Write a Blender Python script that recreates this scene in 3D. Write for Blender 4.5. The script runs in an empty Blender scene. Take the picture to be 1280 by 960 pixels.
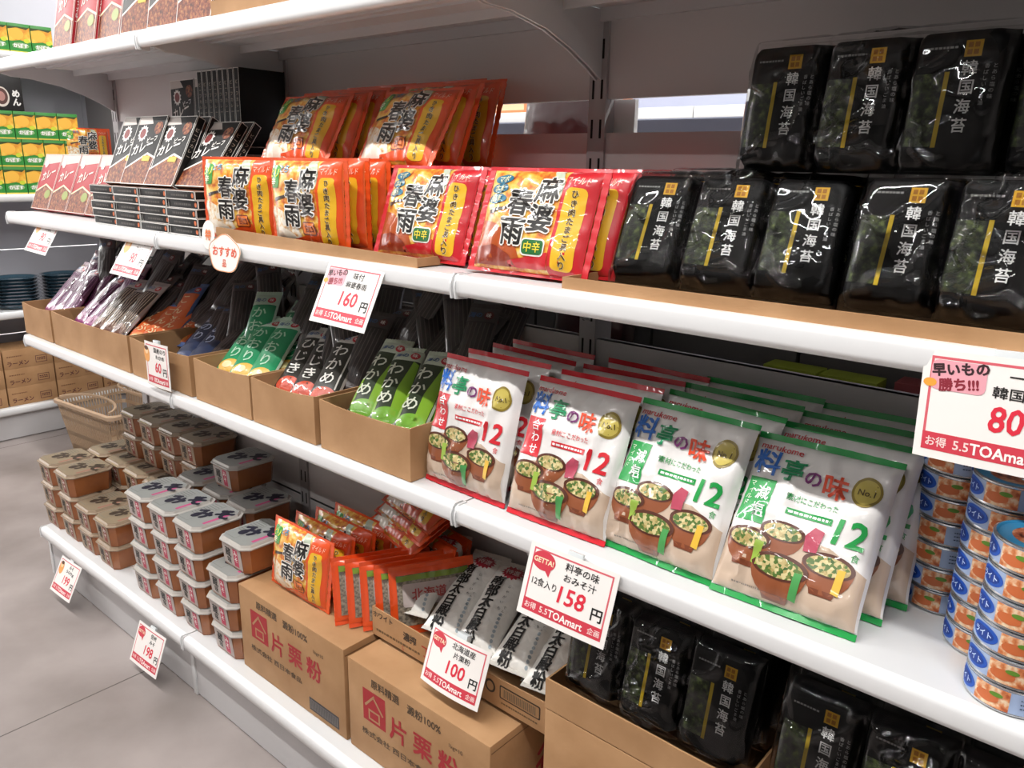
import bpy, bmesh, math, random
from mathutils import Vector, Matrix, noise
R = math.radians
rnd = random.Random(7)
SC = bpy.context.scene
COL = SC.collection

# ------------------------------------------------------------------ materials
def lin(h):
    h = h.lstrip('#'); o = []
    for i in (0, 2, 4):
        c = int(h[i:i+2], 16)/255
        o.append(c/12.92 if c <= .04045 else ((c+.055)/1.055)**2.4)
    return (*o, 1)
_M = {}
def mat(name, col, rough=.5, metal=0, coat=0, bump=0, bscale=40, ramp=None, rscale=30, emis=0, spec=.5, detail=3, stretch=None, voro=False):
    if name in _M: return _M[name]
    m = bpy.data.materials.new(name); m.use_nodes = True
    nt = m.node_tree; b = nt.nodes['Principled BSDF']
    b.inputs['Base Color'].default_value = lin(col)
    b.inputs['Roughness'].default_value = rough
    b.inputs['Metallic'].default_value = metal
    b.inputs['Coat Weight'].default_value = coat
    b.inputs['Coat Roughness'].default_value = .035
    b.inputs['Specular IOR Level'].default_value = spec
    tc = nt.nodes.new('ShaderNodeTexCoord'); src = tc.outputs['Object']
    if stretch:
        mp = nt.nodes.new('ShaderNodeMapping'); mp.inputs['Scale'].default_value = stretch
        nt.links.new(src, mp.inputs['Vector']); src = mp.outputs['Vector']
    if ramp:
        if voro:
            n = nt.nodes.new('ShaderNodeTexVoronoi'); n.inputs['Scale'].default_value = rscale; fac = n.outputs['Color']
        else:
            n = nt.nodes.new('ShaderNodeTexNoise'); n.inputs['Scale'].default_value = rscale
            n.inputs['Detail'].default_value = detail; fac = n.outputs['Fac']
        nt.links.new(src, n.inputs['Vector'])
        r = nt.nodes.new('ShaderNodeValToRGB'); e = r.color_ramp.elements
        for i, (p, c) in enumerate(ramp):
            x = e[i] if i < 2 else e.new(p)
            x.position = p; x.color = lin(c)
        nt.links.new(fac, r.inputs['Fac']); nt.links.new(r.outputs['Color'], b.inputs['Base Color'])
    if bump:
        n = nt.nodes.new('ShaderNodeTexNoise'); n.inputs['Scale'].default_value = bscale; n.inputs['Detail'].default_value = 2
        n.inputs['Distortion'].default_value = .6
        nt.links.new(tc.outputs['Object'], n.inputs['Vector'])
        bp = nt.nodes.new('ShaderNodeBump'); bp.inputs['Strength'].default_value = 1
        bp.inputs['Distance'].default_value = bump
        nt.links.new(n.outputs['Fac'], bp.inputs['Height'])
        nt.links.new(bp.outputs['Normal'], b.inputs['Normal'])
        nt.links.new(bp.outputs['Normal'], b.inputs['Coat Normal'])
    if emis:
        b.inputs['Emission Color'].default_value = lin(col); b.inputs['Emission Strength'].default_value = emis
    _M[name] = m
    return m
def film(col):            # printed plastic film
    return mat('film_'+col.strip('#'), col, rough=.35, coat=1, bump=.0011, bscale=17)
def ink(col):             # matt print
    return mat('ink_'+col.strip('#'), col, rough=.55)
FOOD = lambda: mat('print_noodle_photo', '#d9a03c', .3, coat=1, bump=.0011, bscale=17, rscale=70,
                   ramp=[(.25, '#8a3f1c'), (.75, '#f3e2b0'), (.4, '#cf6a28'), (.5, '#e3a034'), (.6, '#f0c25a')])
FOODW = lambda: mat('print_glass_noodles', '#efe8d8', .3, coat=1, bump=.0011, bscale=17, rscale=110,
                    ramp=[(.35, '#c87f45'), (.6, '#f2ecdf'), (.45, '#e7c99a')])
STEW = lambda: mat('print_stew_photo', '#8a4a2a', .55, spec=.3, rscale=160,
                   ramp=[(.3, '#3a1a10'), (.7, '#b07c48'), (.45, '#6e3422'), (.55, '#8c4c30')])
HERB = lambda: mat('print_soup_greens', '#a8a060', .35, coat=.5, rscale=260, voro=True,
                   ramp=[(.0, '#2f5524'), (.9, '#d8cb98'), (.38, '#55722f'), (.5, '#b39c62')])
FIELD = lambda: mat('print_laver_photo', '#4f6a24', .45, rscale=120,
                    ramp=[(.3, '#090c05'), (.8, '#69763a'), (.46, '#171d0c'), (.6, '#313c1b')], spec=.25)
KRAFT = lambda: mat('kraft_cardboard', '#ac835c', .75, bump=.0004, bscale=60, rscale=9, detail=5,
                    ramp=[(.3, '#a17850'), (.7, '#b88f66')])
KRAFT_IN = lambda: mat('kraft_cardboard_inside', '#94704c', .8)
STEEL = lambda: mat('white_painted_steel', '#d8d9da', .35, coat=.15)
STEEL_W = lambda: mat('white_rail_steel', '#ecedee', .3, coat=.3)
PANEL = lambda: mat('grey_painted_panel', '#dcd9d8', .5)

# ------------------------------------------------------------------ mesh builder
class MB:
    def __init__(s): s.v = []; s.f = []; s.m = []; s.mats = []
    def mi(s, m):
        if m not in s.mats: s.mats.append(m)
        return s.mats.index(m)
    def add(s, vs, fs, m):
        o = len(s.v); s.v += [tuple(v) for v in vs]; k = s.mi(m)
        for f in fs: s.f.append([i+o for i in f]); s.m.append(k)
    def box(s, x0, y0, z0, x1, y1, z1, m):
        s.add([(x, y, z) for x in (x0, x1) for y in (y0, y1) for z in (z0, z1)],
              [(0,1,3,2), (4,6,7,5), (0,4,5,1), (2,3,7,6), (0,2,6,4), (1,5,7,3)], m)
    def prism(s, pts, a0, a1, axis, m):      # 2D outline extruded along an axis
        n = len(pts); mk = {'x': lambda p, a: (a, p[0], p[1]), 'y': lambda p, a: (p[0], a, p[1]), 'z': lambda p, a: (p[0], p[1], a)}[axis]
        s.add([mk(p, a0) for p in pts]+[mk(p, a1) for p in pts],
              [list(range(n)), list(range(2*n-1, n-1, -1))]+[(i, i+n, (i+1) % n+n, (i+1) % n) for i in range(n)], m)
    def lathe(s, prof, m, n=24, c=(0, 0), cap=True):
        vs = []; fs = []
        for r, z in prof:
            for k in range(n):
                a = 2*math.pi*k/n; vs.append((c[0]+r*math.cos(a), c[1]+r*math.sin(a), z))
        for j in range(len(prof)-1):
            for k in range(n):
                fs.append((j*n+k, j*n+(k+1) % n, (j+1)*n+(k+1) % n, (j+1)*n+k))
        if cap: fs += [list(range(n))[::-1], [(len(prof)-1)*n+k for k in range(n)]]
        s.add(vs, fs, m)
    def grid(s, F, nu, nv, m, flip=False):
        vs = [F(i/nu, j/nv) for j in range(nv+1) for i in range(nu+1)]
        fs = []
        for j in range(nv):
            for i in range(nu):
                a = j*(nu+1)+i; q = (a, a+1, a+nu+2, a+nu+1)
                fs.append(q[::-1] if flip else q)
        s.add(vs, fs, m)
    def mesh(s, name, smooth=True, ang=35, bevel=0):
        me = bpy.data.meshes.new(name); me.from_pydata(s.v, [], s.f)
        for m in s.mats: me.materials.append(m)
        me.polygons.foreach_set('material_index', s.m)
        bm = bmesh.new(); bm.from_mesh(me)
        if not getattr(s, 'open', False): bmesh.ops.recalc_face_normals(bm, faces=bm.faces)
        if bevel:
            es = [e for e in bm.edges if len(e.link_faces) == 2 and e.calc_face_angle(0) > .9]
            bmesh.ops.bevel(bm, geom=es, offset=bevel, segments=2, affect='EDGES', profile=.6)
        bm.to_mesh(me); bm.free()
        if smooth:
            me.polygons.foreach_set('use_smooth', [True]*len(me.polygons)); me.set_sharp_from_angle(angle=R(ang))
        me.update(); return me

# ------------------------------------------------------------------ flat printing: 2D art wrapped on a surface
_T = {}
def glyphs(s, bold):
    k = (s, bold)
    if k not in _T:
        cu = bpy.data.curves.new('lettering', 'FONT'); cu.body = s; cu.offset = bold; cu.resolution_u = 2
        cu.fill_mode = 'FRONT'
        ob = bpy.data.objects.new('lettering', cu); COL.objects.link(ob)
        bpy.context.view_layer.update()
        me = bpy.data.meshes.new_from_object(ob.evaluated_get(bpy.context.evaluated_depsgraph_get()))
        vs = [(v.co.x, v.co.y) for v in me.vertices]; fs = [list(p.vertices) for p in me.polygons]
        bpy.data.objects.remove(ob); bpy.data.meshes.remove(me); bpy.data.curves.remove(cu)
        _T[k] = (vs, fs)
    return _T[k]
class Art:                      # units: centimetres
    def __init__(s): s.l = []
    def poly(s, pts, m, l=1): s.l.append((list(pts), [list(range(len(pts)))], m, l)); return s
    def rect(s, x0, y0, x1, y1, m, l=1): return s.poly([(x0, y0), (x1, y0), (x1, y1), (x0, y1)], m, l)
    def frame(s, x0, y0, x1, y1, t, m, l=1):
        s.rect(x0, y0, x1, y0+t, m, l); s.rect(x0, y1-t, x1, y1, m, l)
        s.rect(x0, y0+t, x0+t, y1-t, m, l); return s.rect(x1-t, y0+t, x1, y1-t, m, l)
    def ell(s, cx, cy, rx, ry, m, l=1, a0=0, a1=360, n=28, rot=0):
        c, d = math.cos(R(rot)), math.sin(R(rot)); p = []
        full = a1-a0 >= 360
        for i in range(n if full else n+1):
            a = R(a0+(a1-a0)*i/n); x, y = rx*math.cos(a), ry*math.sin(a); p.append((cx+x*c-y*d, cy+x*d+y*c))
        return s.poly(p, m, l)
    def rrect(s, x0, y0, x1, y1, r, m, l=1):
        p = []
        for cx, cy, a in ((x1-r, y0+r, -90), (x1-r, y1-r, 0), (x0+r, y1-r, 90), (x0+r, y0+r, 180)):
            p += [(cx+r*math.cos(R(a+t)), cy+r*math.sin(R(a+t))) for t in (0, 30, 60, 90)]
        return s.poly(p, m, l)
    def burst(s, cx, cy, r, m, l=1, n=14, k=.72, sy=1):
        return s.poly([(cx+(r if i % 2 else r*k)*math.cos(math.pi*i/n), cy+sy*(r if i % 2 else r*k)*math.sin(math.pi*i/n)) for i in range(2*n)], m, l)
    def txt(s, t, x, y, size, m, l=3, bold=0, al='c', rot=0, width=None, shear=0, out=None):
        if out: s.txt(t, x, y, size, out[0], l-1, out[1], al, rot, width, shear)
        vs, fs = glyphs(t, 0)
        if not vs: return s
        x0, x1 = min(v[0] for v in vs), max(v[0] for v in vs)
        y0, y1 = min(v[1] for v in vs), max(v[1] for v in vs)
        sx = sy = size
        if width: sx = width/(x1-x0)
        ax = (x0+x1)/2 if al == 'c' else (x0 if al == 'l' else x1)
        ay = (y0+y1)/2; c, d = math.cos(R(rot)), math.sin(R(rot)); o = []
        for a, b in vs:
            a = (a-ax)*sx+(b-ay)*shear*sy; b = (b-ay)*sy; o.append((x+a*c-b*d, y+a*d+b*c))
        if bold:
            e = abs(bold)*size*.9; k = 8 if bold > .045 else 4
            for i in range(k):
                ang = 2*math.pi*(i+.5)/k
                s.l.append(([(x_+e*math.cos(ang), y_+e*math.sin(ang)) for x_, y_ in o], fs, m, l+.04*i))
            if bold < .075: s.l.append((o, fs, m, l+.04*k))
        else: s.l.append((o, fs, m, l))
        return s
    def vtxt(s, t, x, y, size, m, l=3, bold=0, pitch=1.05, dx=0, shear=0, out=None):
        for i, ch in enumerate(t): s.txt(ch, x+dx*i, y-size*pitch*i, size, m, l, bold, shear=shear, out=out)
        return s
    def lines(s, x0, x1, y, n, h, m, l=3, gap=.3, vert=False):   # rows of print too small to read
        r = random.Random(int(abs(x0*31+y*17)*10)+n)
        for i in range(n):
            a = x0
            while a < x1:
                b = min(x1, a+r.uniform(.5, 1.2)*h*1.5)
                yy = y-i*(h+gap)
                if vert: s.rect(yy, a, yy+h, b, m, l)
                else: s.rect(a, yy, b, yy+h, m, l)
                a = b+h*.45
        return s
def wrap(mb, art, S, cell=.012, eps=.0003, planar=False):
    for vs, fs, m, l in art.l:
        xs = [v[0]*.01 for v in vs]; ys = [v[1]*.01 for v in vs]
        if planar or (max(xs)-min(xs) < cell*.8 and max(ys)-min(ys) < cell*.8):
            mb.add([S(a, b, l*eps) for a, b in zip(xs, ys)], fs, m); continue
        bm = bmesh.new(); bv = [bm.verts.new((a, b, 0)) for a, b in zip(xs, ys)]
        for f in fs:
            try: bm.faces.new([bv[i] for i in f])
            except ValueError: pass
        for ax, lo, hi in ((0, min(xs), max(xs)), (1, min(ys), max(ys))):
            k = math.ceil(lo/cell+1e-6)
            while k*cell < hi-1e-6:
                co = [0, 0, 0]; no = [0, 0, 0]; co[ax] = k*cell; no[ax] = 1
                bmesh.ops.bisect_plane(bm, geom=bm.verts[:]+bm.edges[:]+bm.faces[:], plane_co=co, plane_no=no, dist=1e-7)
                k += 1
        bm.verts.index_update()
        mb.add([S(v.co.x, v.co.y, l*eps) for v in bm.verts], [[v.index for v in f.verts] for f in bm.faces], m)
        bm.free()

# ------------------------------------------------------------------ objects
def tag(o, label=None, cat=None, group=None, kind=None):
    if label: o['label'] = label
    if cat: o['category'] = cat
    if group: o['group'] = group
    if kind: o['kind'] = kind
    return o
def obj(name, me, parent=None, M=None, label=None):
    o = bpy.data.objects.new(name, me); COL.objects.link(o)
    if parent: o.parent = parent
    if M is not None: o.matrix_local = M
    if label: o['label'] = label
    return o
def pose(x, y, z, yaw=0, tilt=0, roll=0):
    yaw, tilt, roll = R(yaw), R(tilt), R(roll)
    X0 = Vector((math.cos(yaw), math.sin(yaw), 0)); N = Vector((-math.sin(yaw), math.cos(yaw), 0))
    V0 = Vector((0, 0, 1))*math.cos(tilt)+N*math.sin(tilt)
    X = X0*math.cos(roll)+V0*math.sin(roll); V = V0*math.cos(roll)-X0*math.sin(roll); Y = V.cross(X)
    m = Matrix((X, Y, V)).transposed().to_4x4(); m.translation = (x, y, z); return m
# a prototype is [(part name, mesh or None, parent index or None, local matrix, label)], first entry = the thing itself
def spawn(proto, M, label, cat, group=None):
    made = []
    for name, me, par, lm, lb in proto:
        o = bpy.data.objects.new(name, me); COL.objects.link(o)
        if par is None: o.matrix_world = M; tag(o, label, cat, group)
        else:
            o.parent = made[par]
            if lm is not None: o.matrix_local = lm
            if lb: o['label'] = lb
        made.append(o)
    return made[0]
ORD = ['first', 'second', 'third', 'fourth', 'fifth', 'sixth', 'seventh', 'eighth', 'ninth', 'tenth']

# ================================================================== prototypes
def nz(u, v, s, f): return noise.noise((u*f+s*7.3, v*f-s*3.1, s*1.7))
def ridge(u, v, s, f):
    n = 1-min(1, abs(noise.noise((u*f+s*2.7+.35*nz(u, v, s, 40), v*f*.7-s*5.1, s*.9)))*3.2); return n**3
def bag_surface(W, H, T, seal, side, wr, seed, power=2.2, bottom=1.0):
    def pr(u, v):
        a = 1-abs(min(1, 2*abs(u)/(W-2*side)))**power
        t = min(1, max(0, (v-seal)/(H-2*seal)))
        b = 1-abs(2*t-1)**(3.2)
        return max(0, a)**.55, max(0, b)**.6, t
    def S(u, v, h=0, back=False):
        a, b, t = pr(u, v); k = a*b
        g = T/2*k*(1+(bottom-1)*(1-t))
        g += wr*(nz(u, v, seed, 20)*1.1+1.3*ridge(u, v, seed, 11)+.5*ridge(v, u, seed+2, 21))*min(1, k*2)
        # radiating creases towards the seals
        g += wr*.6*math.sin(u*260+seed)*(1-b)*min(1, b*6)*a
        x = u*(1-.03*b*(abs(2*u/W))**3)
        return (x, (g*.9 if back else -g)-(0 if back else h), v)
    return S
def make_bag(name, W, H, T, body, art, seal=.011, side=.0, seal_m=None, bot_m=None, side_m=None, wr=.0014, seed=1, cell=.006, bottom=1, power=2.2, nu=22, nv=26):
    S = bag_surface(W, H, T, seal, side, wr, seed, power, bottom)
    mb = MB(); lo, hi = (seal if seal_m else 0), (H-seal if seal_m else H)
    xl = W/2-(side if side_m else 0)
    # base grid lines on multiples of half the cell so printing sits on it
    wrap(mb, Art().rect(-xl*100, lo*100, xl*100, hi*100, body, 0), S, cell, .0005)
    mb.grid(lambda a, b: S(-xl+2*xl*a, lo+(hi-lo)*b, 0, True), nu//2, nv//2, body, flip=True)
    wrap(mb, art, S, cell, .0005)
    mb.open = True
    pro = [(name, mb.mesh(name, ang=60), None, None, None)]
    def strip(z0, z1, m, nm):
        q = MB(); n = 30; vs = []
        for j, z in enumerate((z0, (z0+z1)/2, z1)):
            for i in range(n+1):
                u = -W/2+W*i/n
                vs.append((u, -.0007+.0006*math.sin(i*2.1+j)+.004*nz(u, 0, seed, 14)*(abs(z-z0 if z0 > .02 else z1-z)/.008), z))
        for j, z in enumerate((z0, (z0+z1)/2, z1)):
            for i in range(n+1):
                v = vs[j*(n+1)+i]; vs.append((v[0], v[1]+.0014, v[2]))
        fs = []; B = 3*(n+1)
        for j in range(2):
            for i in range(n):
                a = j*(n+1)+i; fs.append((a, a+1, a+n+2, a+n+1)); fs.append((B+a, B+a+n+1, B+a+n+2, B+a+1))
        for i in range(n):
            fs.append((i, B+i, B+i+1, i+1)); a = 2*(n+1)+i; fs.append((a, a+1, B+a+1, B+a))
        q.add(vs, fs, m); pro.append((nm, q.mesh(nm), 0, None, None))
    if seal_m:
        strip(H-seal, H, seal_m, 'top_seal')
        strip(0, seal, bot_m or seal_m, 'bottom_seal')
    if side_m:
        for sg in (-1, 1):
            q = MB(); n = 26; vs = []
            zs = [lo+(hi-lo)*j/n for j in range(n+1)] if seal_m else [H*j/n for j in range(n+1)]
            for dy in (-.0009, .0009):
                for i in range(3):
                    for j, z in enumerate(zs):
                        vs.append((sg*(W/2-side+side*i/2+(.0006*(j % 2) if i == 2 else 0)), dy+.0008*math.sin(j*2+i), z))
            fs = []; C = len(zs); B = 3*C
            for i in range(2):
                for j in range(C-1):
                    a = i*C+j; fs.append((a, a+1, a+C+1, a+C)); fs.append((B+a, B+a+C, B+a+C+1, B+a+1))
            for j in range(C-1):
                for i in (0, 2):
                    a = i*C+j; fs.append((a, a+1, B+a+1, B+a))
            q.add(vs, fs, side_m); pro.append(('side_seal', q.mesh('side_seal'), 0, None, None))
    return pro

W_, K_, RED = '#f4f1ec', '#15130f', '#d4202c'
def bowl(A, x, y, r, tag_c=None, tx=0, lay=2):
    A.poly([(x-r, y)]+[(x+r*math.cos(R(a)), y+r*1.12*math.sin(R(a))) for a in range(180, 361, 15)]+[(x+r, y)], film('#8f4f2e'), lay)
    A.poly([(x-r*.5, y-r*.95), (x+r*.5, y-r*.95), (x+r*.42, y-r*1.18), (x-r*.42, y-r*1.18)], film('#74391f'), lay)
    A.ell(x, y, r, r*.46, film('#54291a'), lay+1); A.ell(x, y-.08, r*.84, r*.36, HERB(), lay+2)
    if tag_c: A.poly([(tx-.5, y-r*.95), (tx+.4, y-r*1.0), (tx+.55, y+r*.0), (tx-.35, y-r*.02)], film(tag_c), lay+3)
def soup_art(c, kind):
    A = Art(); C = film(c)
    A.poly([(-8.7, .9), (8.7, .9), (8.7, 7), (4, 9), (-3, 9.2), (-8.7, 8.0)], film('#c9b29d'), 1)
    A.txt('marukome', -5.2, 19.6, 1.25, film('#c8323c'), 3, .012)
    for ch, x, y, s, col in (('料', -6.2, 17.4, 3.5, '#1c66c0'), ('亭', -2.8, 17.0, 3.2, '#128a58'), ('の', -.1, 16.5, 2.2, '#7a2a72'), ('味', 2.6, 16.2, 3.1, '#de4a26')):
        A.txt(ch, x, y, s, film(col), 4, .032)
    A.ell(6.1, 16.6, 1.75, 1.95, film('#8d7a2c'), 2); A.ell(6.1, 16.6, 1.45, 1.6, film('#c2b055'), 3)
    A.txt('No.1', 6.1, 16.5, 1.1, film('#4f3e12'), 4, .02)
    A.rect(-7.9, 9.4, -4.3, 15.2, C, 2)
    if kind == 'red':
        A.vtxt('合わせ', -5.6, 14.1, 1.7, film('#ffffff'), 3, .01)
    else:
        A.vtxt('減塩', -5.5, 13.3, 1.9, film('#ffffff'), 3, .02, pitch=1.15); A.vtxt('マイルド', -7.2, 14.3, .85, film('#e8f8e0'), 3)
    A.txt('素材にこだわった', .6, 13.7, .95, C, 3, .01, width=6)
    A.rect(-2.2, 11.6, 3.4, 12.4, C, 2); A.lines(-1.9, 3.1, 11.85, 1, .3, film('#ffffff'), 3)
    A.txt('12', 5.9, 11.2, 4.3, C, 3, .03, shear=.12, width=3.6); A.txt('食', 7.0, 8.7, 1.0, C, 3)
    A.poly([(1.2, 7.8), (2.7, 8.0), (3.0, 10.6), (1.8, 10.9), (1.0, 9.6)], film('#b84a60'), 5)
    bowl(A, -1.6, 9.3, 2.7, lay=2); bowl(A, 4.5, 7.0, 3.1, '#e0b53c', 6.0, lay=3); bowl(A, -5.3, 7.4, 2.9, '#9cbc4c', -3.7, lay=3)
    bowl(A, -.7, 5.1, 3.4, '#4c9c54', 1.5, lay=5)
    A.lines(-6, -1, 1.8, 1, .18, film('#8a7c70'), 2)
    return A
def soup_pack(kind, seed):
    c = {'red': '#d0202e', 'green': '#1c9a48'}[kind]
    pro = make_bag('soup_packet', .178, .215, .033, film('#e9e6e4'), soup_art(c, kind), seal=.008, seal_m=film(c), bot_m=film(c),
                   wr=.0050, seed=seed, bottom=1.5, power=9, nu=36, nv=40)
    return pro
def noodle_art(kind):
    A = Art()
    base = {'orange': '#e4521e', 'red': '#c81e2a'}[kind]
    A.rect(-9.4, .5, 4.4, 15.0, FOOD(), 1)
    A.poly([(-9.3, .9)]+[(-9.3+9*math.cos(R(a)), .9+6.3*math.sin(R(a))) for a in range(0, 91, 10)], FOODW() if kind == 'orange' else film('#b4511f'), 2)
    A.poly([(-9.3, 3.4), (-9.3, .9), (-1.0, .9), (-2.2, 2.4), (-5, 3.6)], film('#ebe2d2') if kind == 'orange' else film('#8c2f16'), 3)
    A.poly([(-3.5, 15), (1.5, 15), (4.4, 11), (4.4, 13), (3.4, 15)], film('#c3cfba'), 2)
    if kind == 'orange':
        A.rrect(-9, 10.3, -5.8, 14.2, .8, film('#3f9a3a'), 3); A.txt('ピリ', -7.4, 12.9, 1.7, film('#e6ee50'), 4, .03); A.txt('辛', -7.4, 11.3, 1.5, film('#f5f5d0'), 4, .03)
        A.txt('とろ', -4.6, 13.6, 1.4, film('#3a86a8'), 4, .04)
    else:
        for y, t in ((13.4, 'マボ'), (11.9, '本格'), (10.3, '簡単')):
            A.ell(-6.6, y, 1.9, .75, film('#1f6f8c'), 3); A.txt(t, -6.6, y, 1.2, film('#e8e6c0'), 4, .02)
    A.poly([(-7.4, 8.6), (-3.6, 9.3), (-3.6, 8.9), (-7.2, 8.0)], film('#2a1a14'), 3)
    A.rect(4.4, 0.5, 9.4, 15.0, film(base), 1)
    A.poly([(4.4, .9), (4.4, 3.2), (-2.5, 1.6), (-2.5, .9)], film(base), 3)
    A.txt('マイルド', 6.8, 13.3, 1.3, film('#ffd9c0'), 3, shear=.15, width=3.6)
    A.rrect(5.0, 1.0, 8.4, 12.3, .8, film('#e8b428'), 2)
    A.vtxt('ひき肉たまご具入り', 6.7, 11.4, 1.12, film('#4a2a14'), 4, .03, pitch=1.08, out=(film('#fff3b0'), .07))
    k = film('#14110f'); w = film('#f6f2ea')
    for ch, x, y in (('麻', 2.2, 11.9), ('婆', 2.0, 7.8), ('春', -1.9, 9.9), ('雨', -2.1, 5.6)):
        A.txt(ch, x, y, 4.1, k, 6, .035, out=(w, .085))
    if kind == 'red':
        A.rrect(-.2, 2.5, 3.8, 4.9, .6, w, 4); A.rrect(0, 2.7, 3.6, 4.7, .5, film('#1c6a30'), 5); A.txt('中辛', 1.8, 3.7, 1.5, film('#f0d83c'), 6, .02)
    else:
        A.rrect(.2, 2.5, 3.9, 4.8, .4, film('#7a2c14'), 4); A.rrect(.4, 2.7, 3.7, 4.6, .3, film('#e8782c'), 5); A.txt('甘口', 2.05, 3.65, 1.4, film('#7a2410'), 6, .02)
    return A
def noodle_pack(kind, seed):
    base = {'orange': '#e4521e', 'red': '#c81e2a'}[kind]
    return make_bag('glass_noodle_packet', .21, .155, .037, film('#e9682c' if kind == 'orange' else '#e02a34'), noodle_art(kind),
                    seal=.005, side=.010, seal_m=film(base), bot_m=film(base), side_m=film(base), wr=.0040, seed=seed, power=3, nu=38, nv=28)

def rbox_surface(W, H, T, r):        # soft black tray pouch
    def S(u, v, h=0, back=False):
        dx = max(0, abs(u)-(W/2-r))/r; dz = max(0, abs(v-H/2)-(H/2-r))/r
        d = min(1, (dx*dx+dz*dz)**.5); k = (1-d**4)**.5
        g = T*k+.0006*nz(u, v, 5, 30)*k
        return (u, -(g+h) if not back else 0, v)
    return S
def laver_proto():
    A = Art()
    film = lambda c: mat('packet_'+c.strip('#'), c, .45, spec=.25)
    g = film('#d9a51e'); w = film('#e8e8e6')
    A.rect(-4.0, 2.4, -1.0, 9.8, FIELD(), 1); A.rect(-1.0, 2.3, -.55, 9.9, film('#c2a41e'), 2)
    A.rect(.5, 11.3, 2.1, 12.9, g, 1)
    for a in (.75, 1.35): A.rect(a, 11.5, a+.45, 12.0, film('#a86c10'), 2); A.rect(a, 12.2, a+.45, 12.7, film('#a86c10'), 2)
    A.vtxt('韓国海苔', 1.25, 10.2, 1.55, w, 2, .02, pitch=1.22)
    A.vtxt('香ばしいごま油', 2.85, 10.3, .5, film('#a9a9a8'), 2, pitch=1.2); A.vtxt('とあら塩の味', 3.6, 10.3, .5, film('#a9a9a8'), 2, pitch=1.2)
    A.lines(-3.2, -.2, 12.2, 1, .22, film('#8a8a88'), 2)
    S = rbox_surface(.092, .145, .03, .016); mb = MB(); b = mat('film_black', '#070708', .5, bump=.0008, bscale=30, spec=.12)
    mb.grid(lambda a, c: S(-.046+.092*a, .145*c), 20, 26, b); mb.grid(lambda a, c: S(-.046+.092*a, .145*c, 0, True), 4, 4, b, flip=True)
    wrap(mb, A, S, .012); mb.open = True
    packet = mb.mesh('laver_packet', ang=60)
    def multi(n):
        W = .094*n
        pro = [('laver_multipack', None, None, None, None)]
        for i in range(n):
            pro.append(('laver_packet', packet, 0, Matrix.Translation((-W/2+.047+.094*i, 0, .004)), None))
        q = MB(); m = wrapmat(); 
        def F(u, v, back=False):
            x = (u-.5)*(W+.012); z = -.006+v*.165
            e = (1-abs(2*u-1)**10)**.5*(1-abs(2*v-1)**7)**.5
            sag = .011*max(0, (abs(((x+W/2)/.094) % 1-.5)*2-.78)/.22) if abs(x) < W/2-.03 else 0
            g = .0345*e-sag*e+(.0045*noise.noise((x*12, z*12, n))+.0110*ridge(x, z, n, 7)+.0055*ridge(z, x, n+5, 15))*min(1, e*1.3)
            return (x, .002 if back else -g-.0012, z)
        q.grid(lambda a, b: F(a, b), 120, 70, m); q.grid(lambda a, b: F(a, b, True), 6, 4, m, flip=True)
        q.open = True
        pro.append(('clear_wrap', q.mesh('clear_wrap', ang=80), 0, None, 'clear plastic film'))
        return pro
    return multi
def wrapmat():
    if 'clear_wrap' in _M: return _M['clear_wrap']
    m = bpy.data.materials.new('clear_wrap'); m.use_nodes = True; nt = m.node_tree; nt.nodes.clear()
    out = nt.nodes.new('ShaderNodeOutputMaterial'); mx = nt.nodes.new('ShaderNodeMixShader')
    tr = nt.nodes.new('ShaderNodeBsdfTransparent'); gl = nt.nodes.new('ShaderNodeBsdfGlossy')
    gl.inputs['Roughness'].default_value = .035; tr.inputs['Color'].default_value = (.96, .96, .96, 1)
    lw = nt.nodes.new('ShaderNodeFresnel'); lw.inputs['IOR'].default_value = 1.5
    tc = nt.nodes.new('ShaderNodeTexCoord'); n = nt.nodes.new('ShaderNodeTexNoise'); n.inputs['Scale'].default_value = 22
    bp = nt.nodes.new('ShaderNodeBump'); bp.inputs['Strength'].default_value = 1; bp.inputs['Distance'].default_value = .0009
    nt.links.new(tc.outputs['Object'], n.inputs['Vector']); nt.links.new(n.outputs['Fac'], bp.inputs['Height'])
    nt.links.new(bp.outputs['Normal'], gl.inputs['Normal']); nt.links.new(bp.outputs['Normal'], lw.inputs['Normal'])
    nt.links.new(lw.outputs['Fac'], mx.inputs['Fac']); nt.links.new(tr.outputs[0], mx.inputs[1]); nt.links.new(gl.outputs[0], mx.inputs[2])
    nt.links.new(mx.outputs[0], out.inputs['Surface']); _M['clear_wrap'] = m; return m

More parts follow.
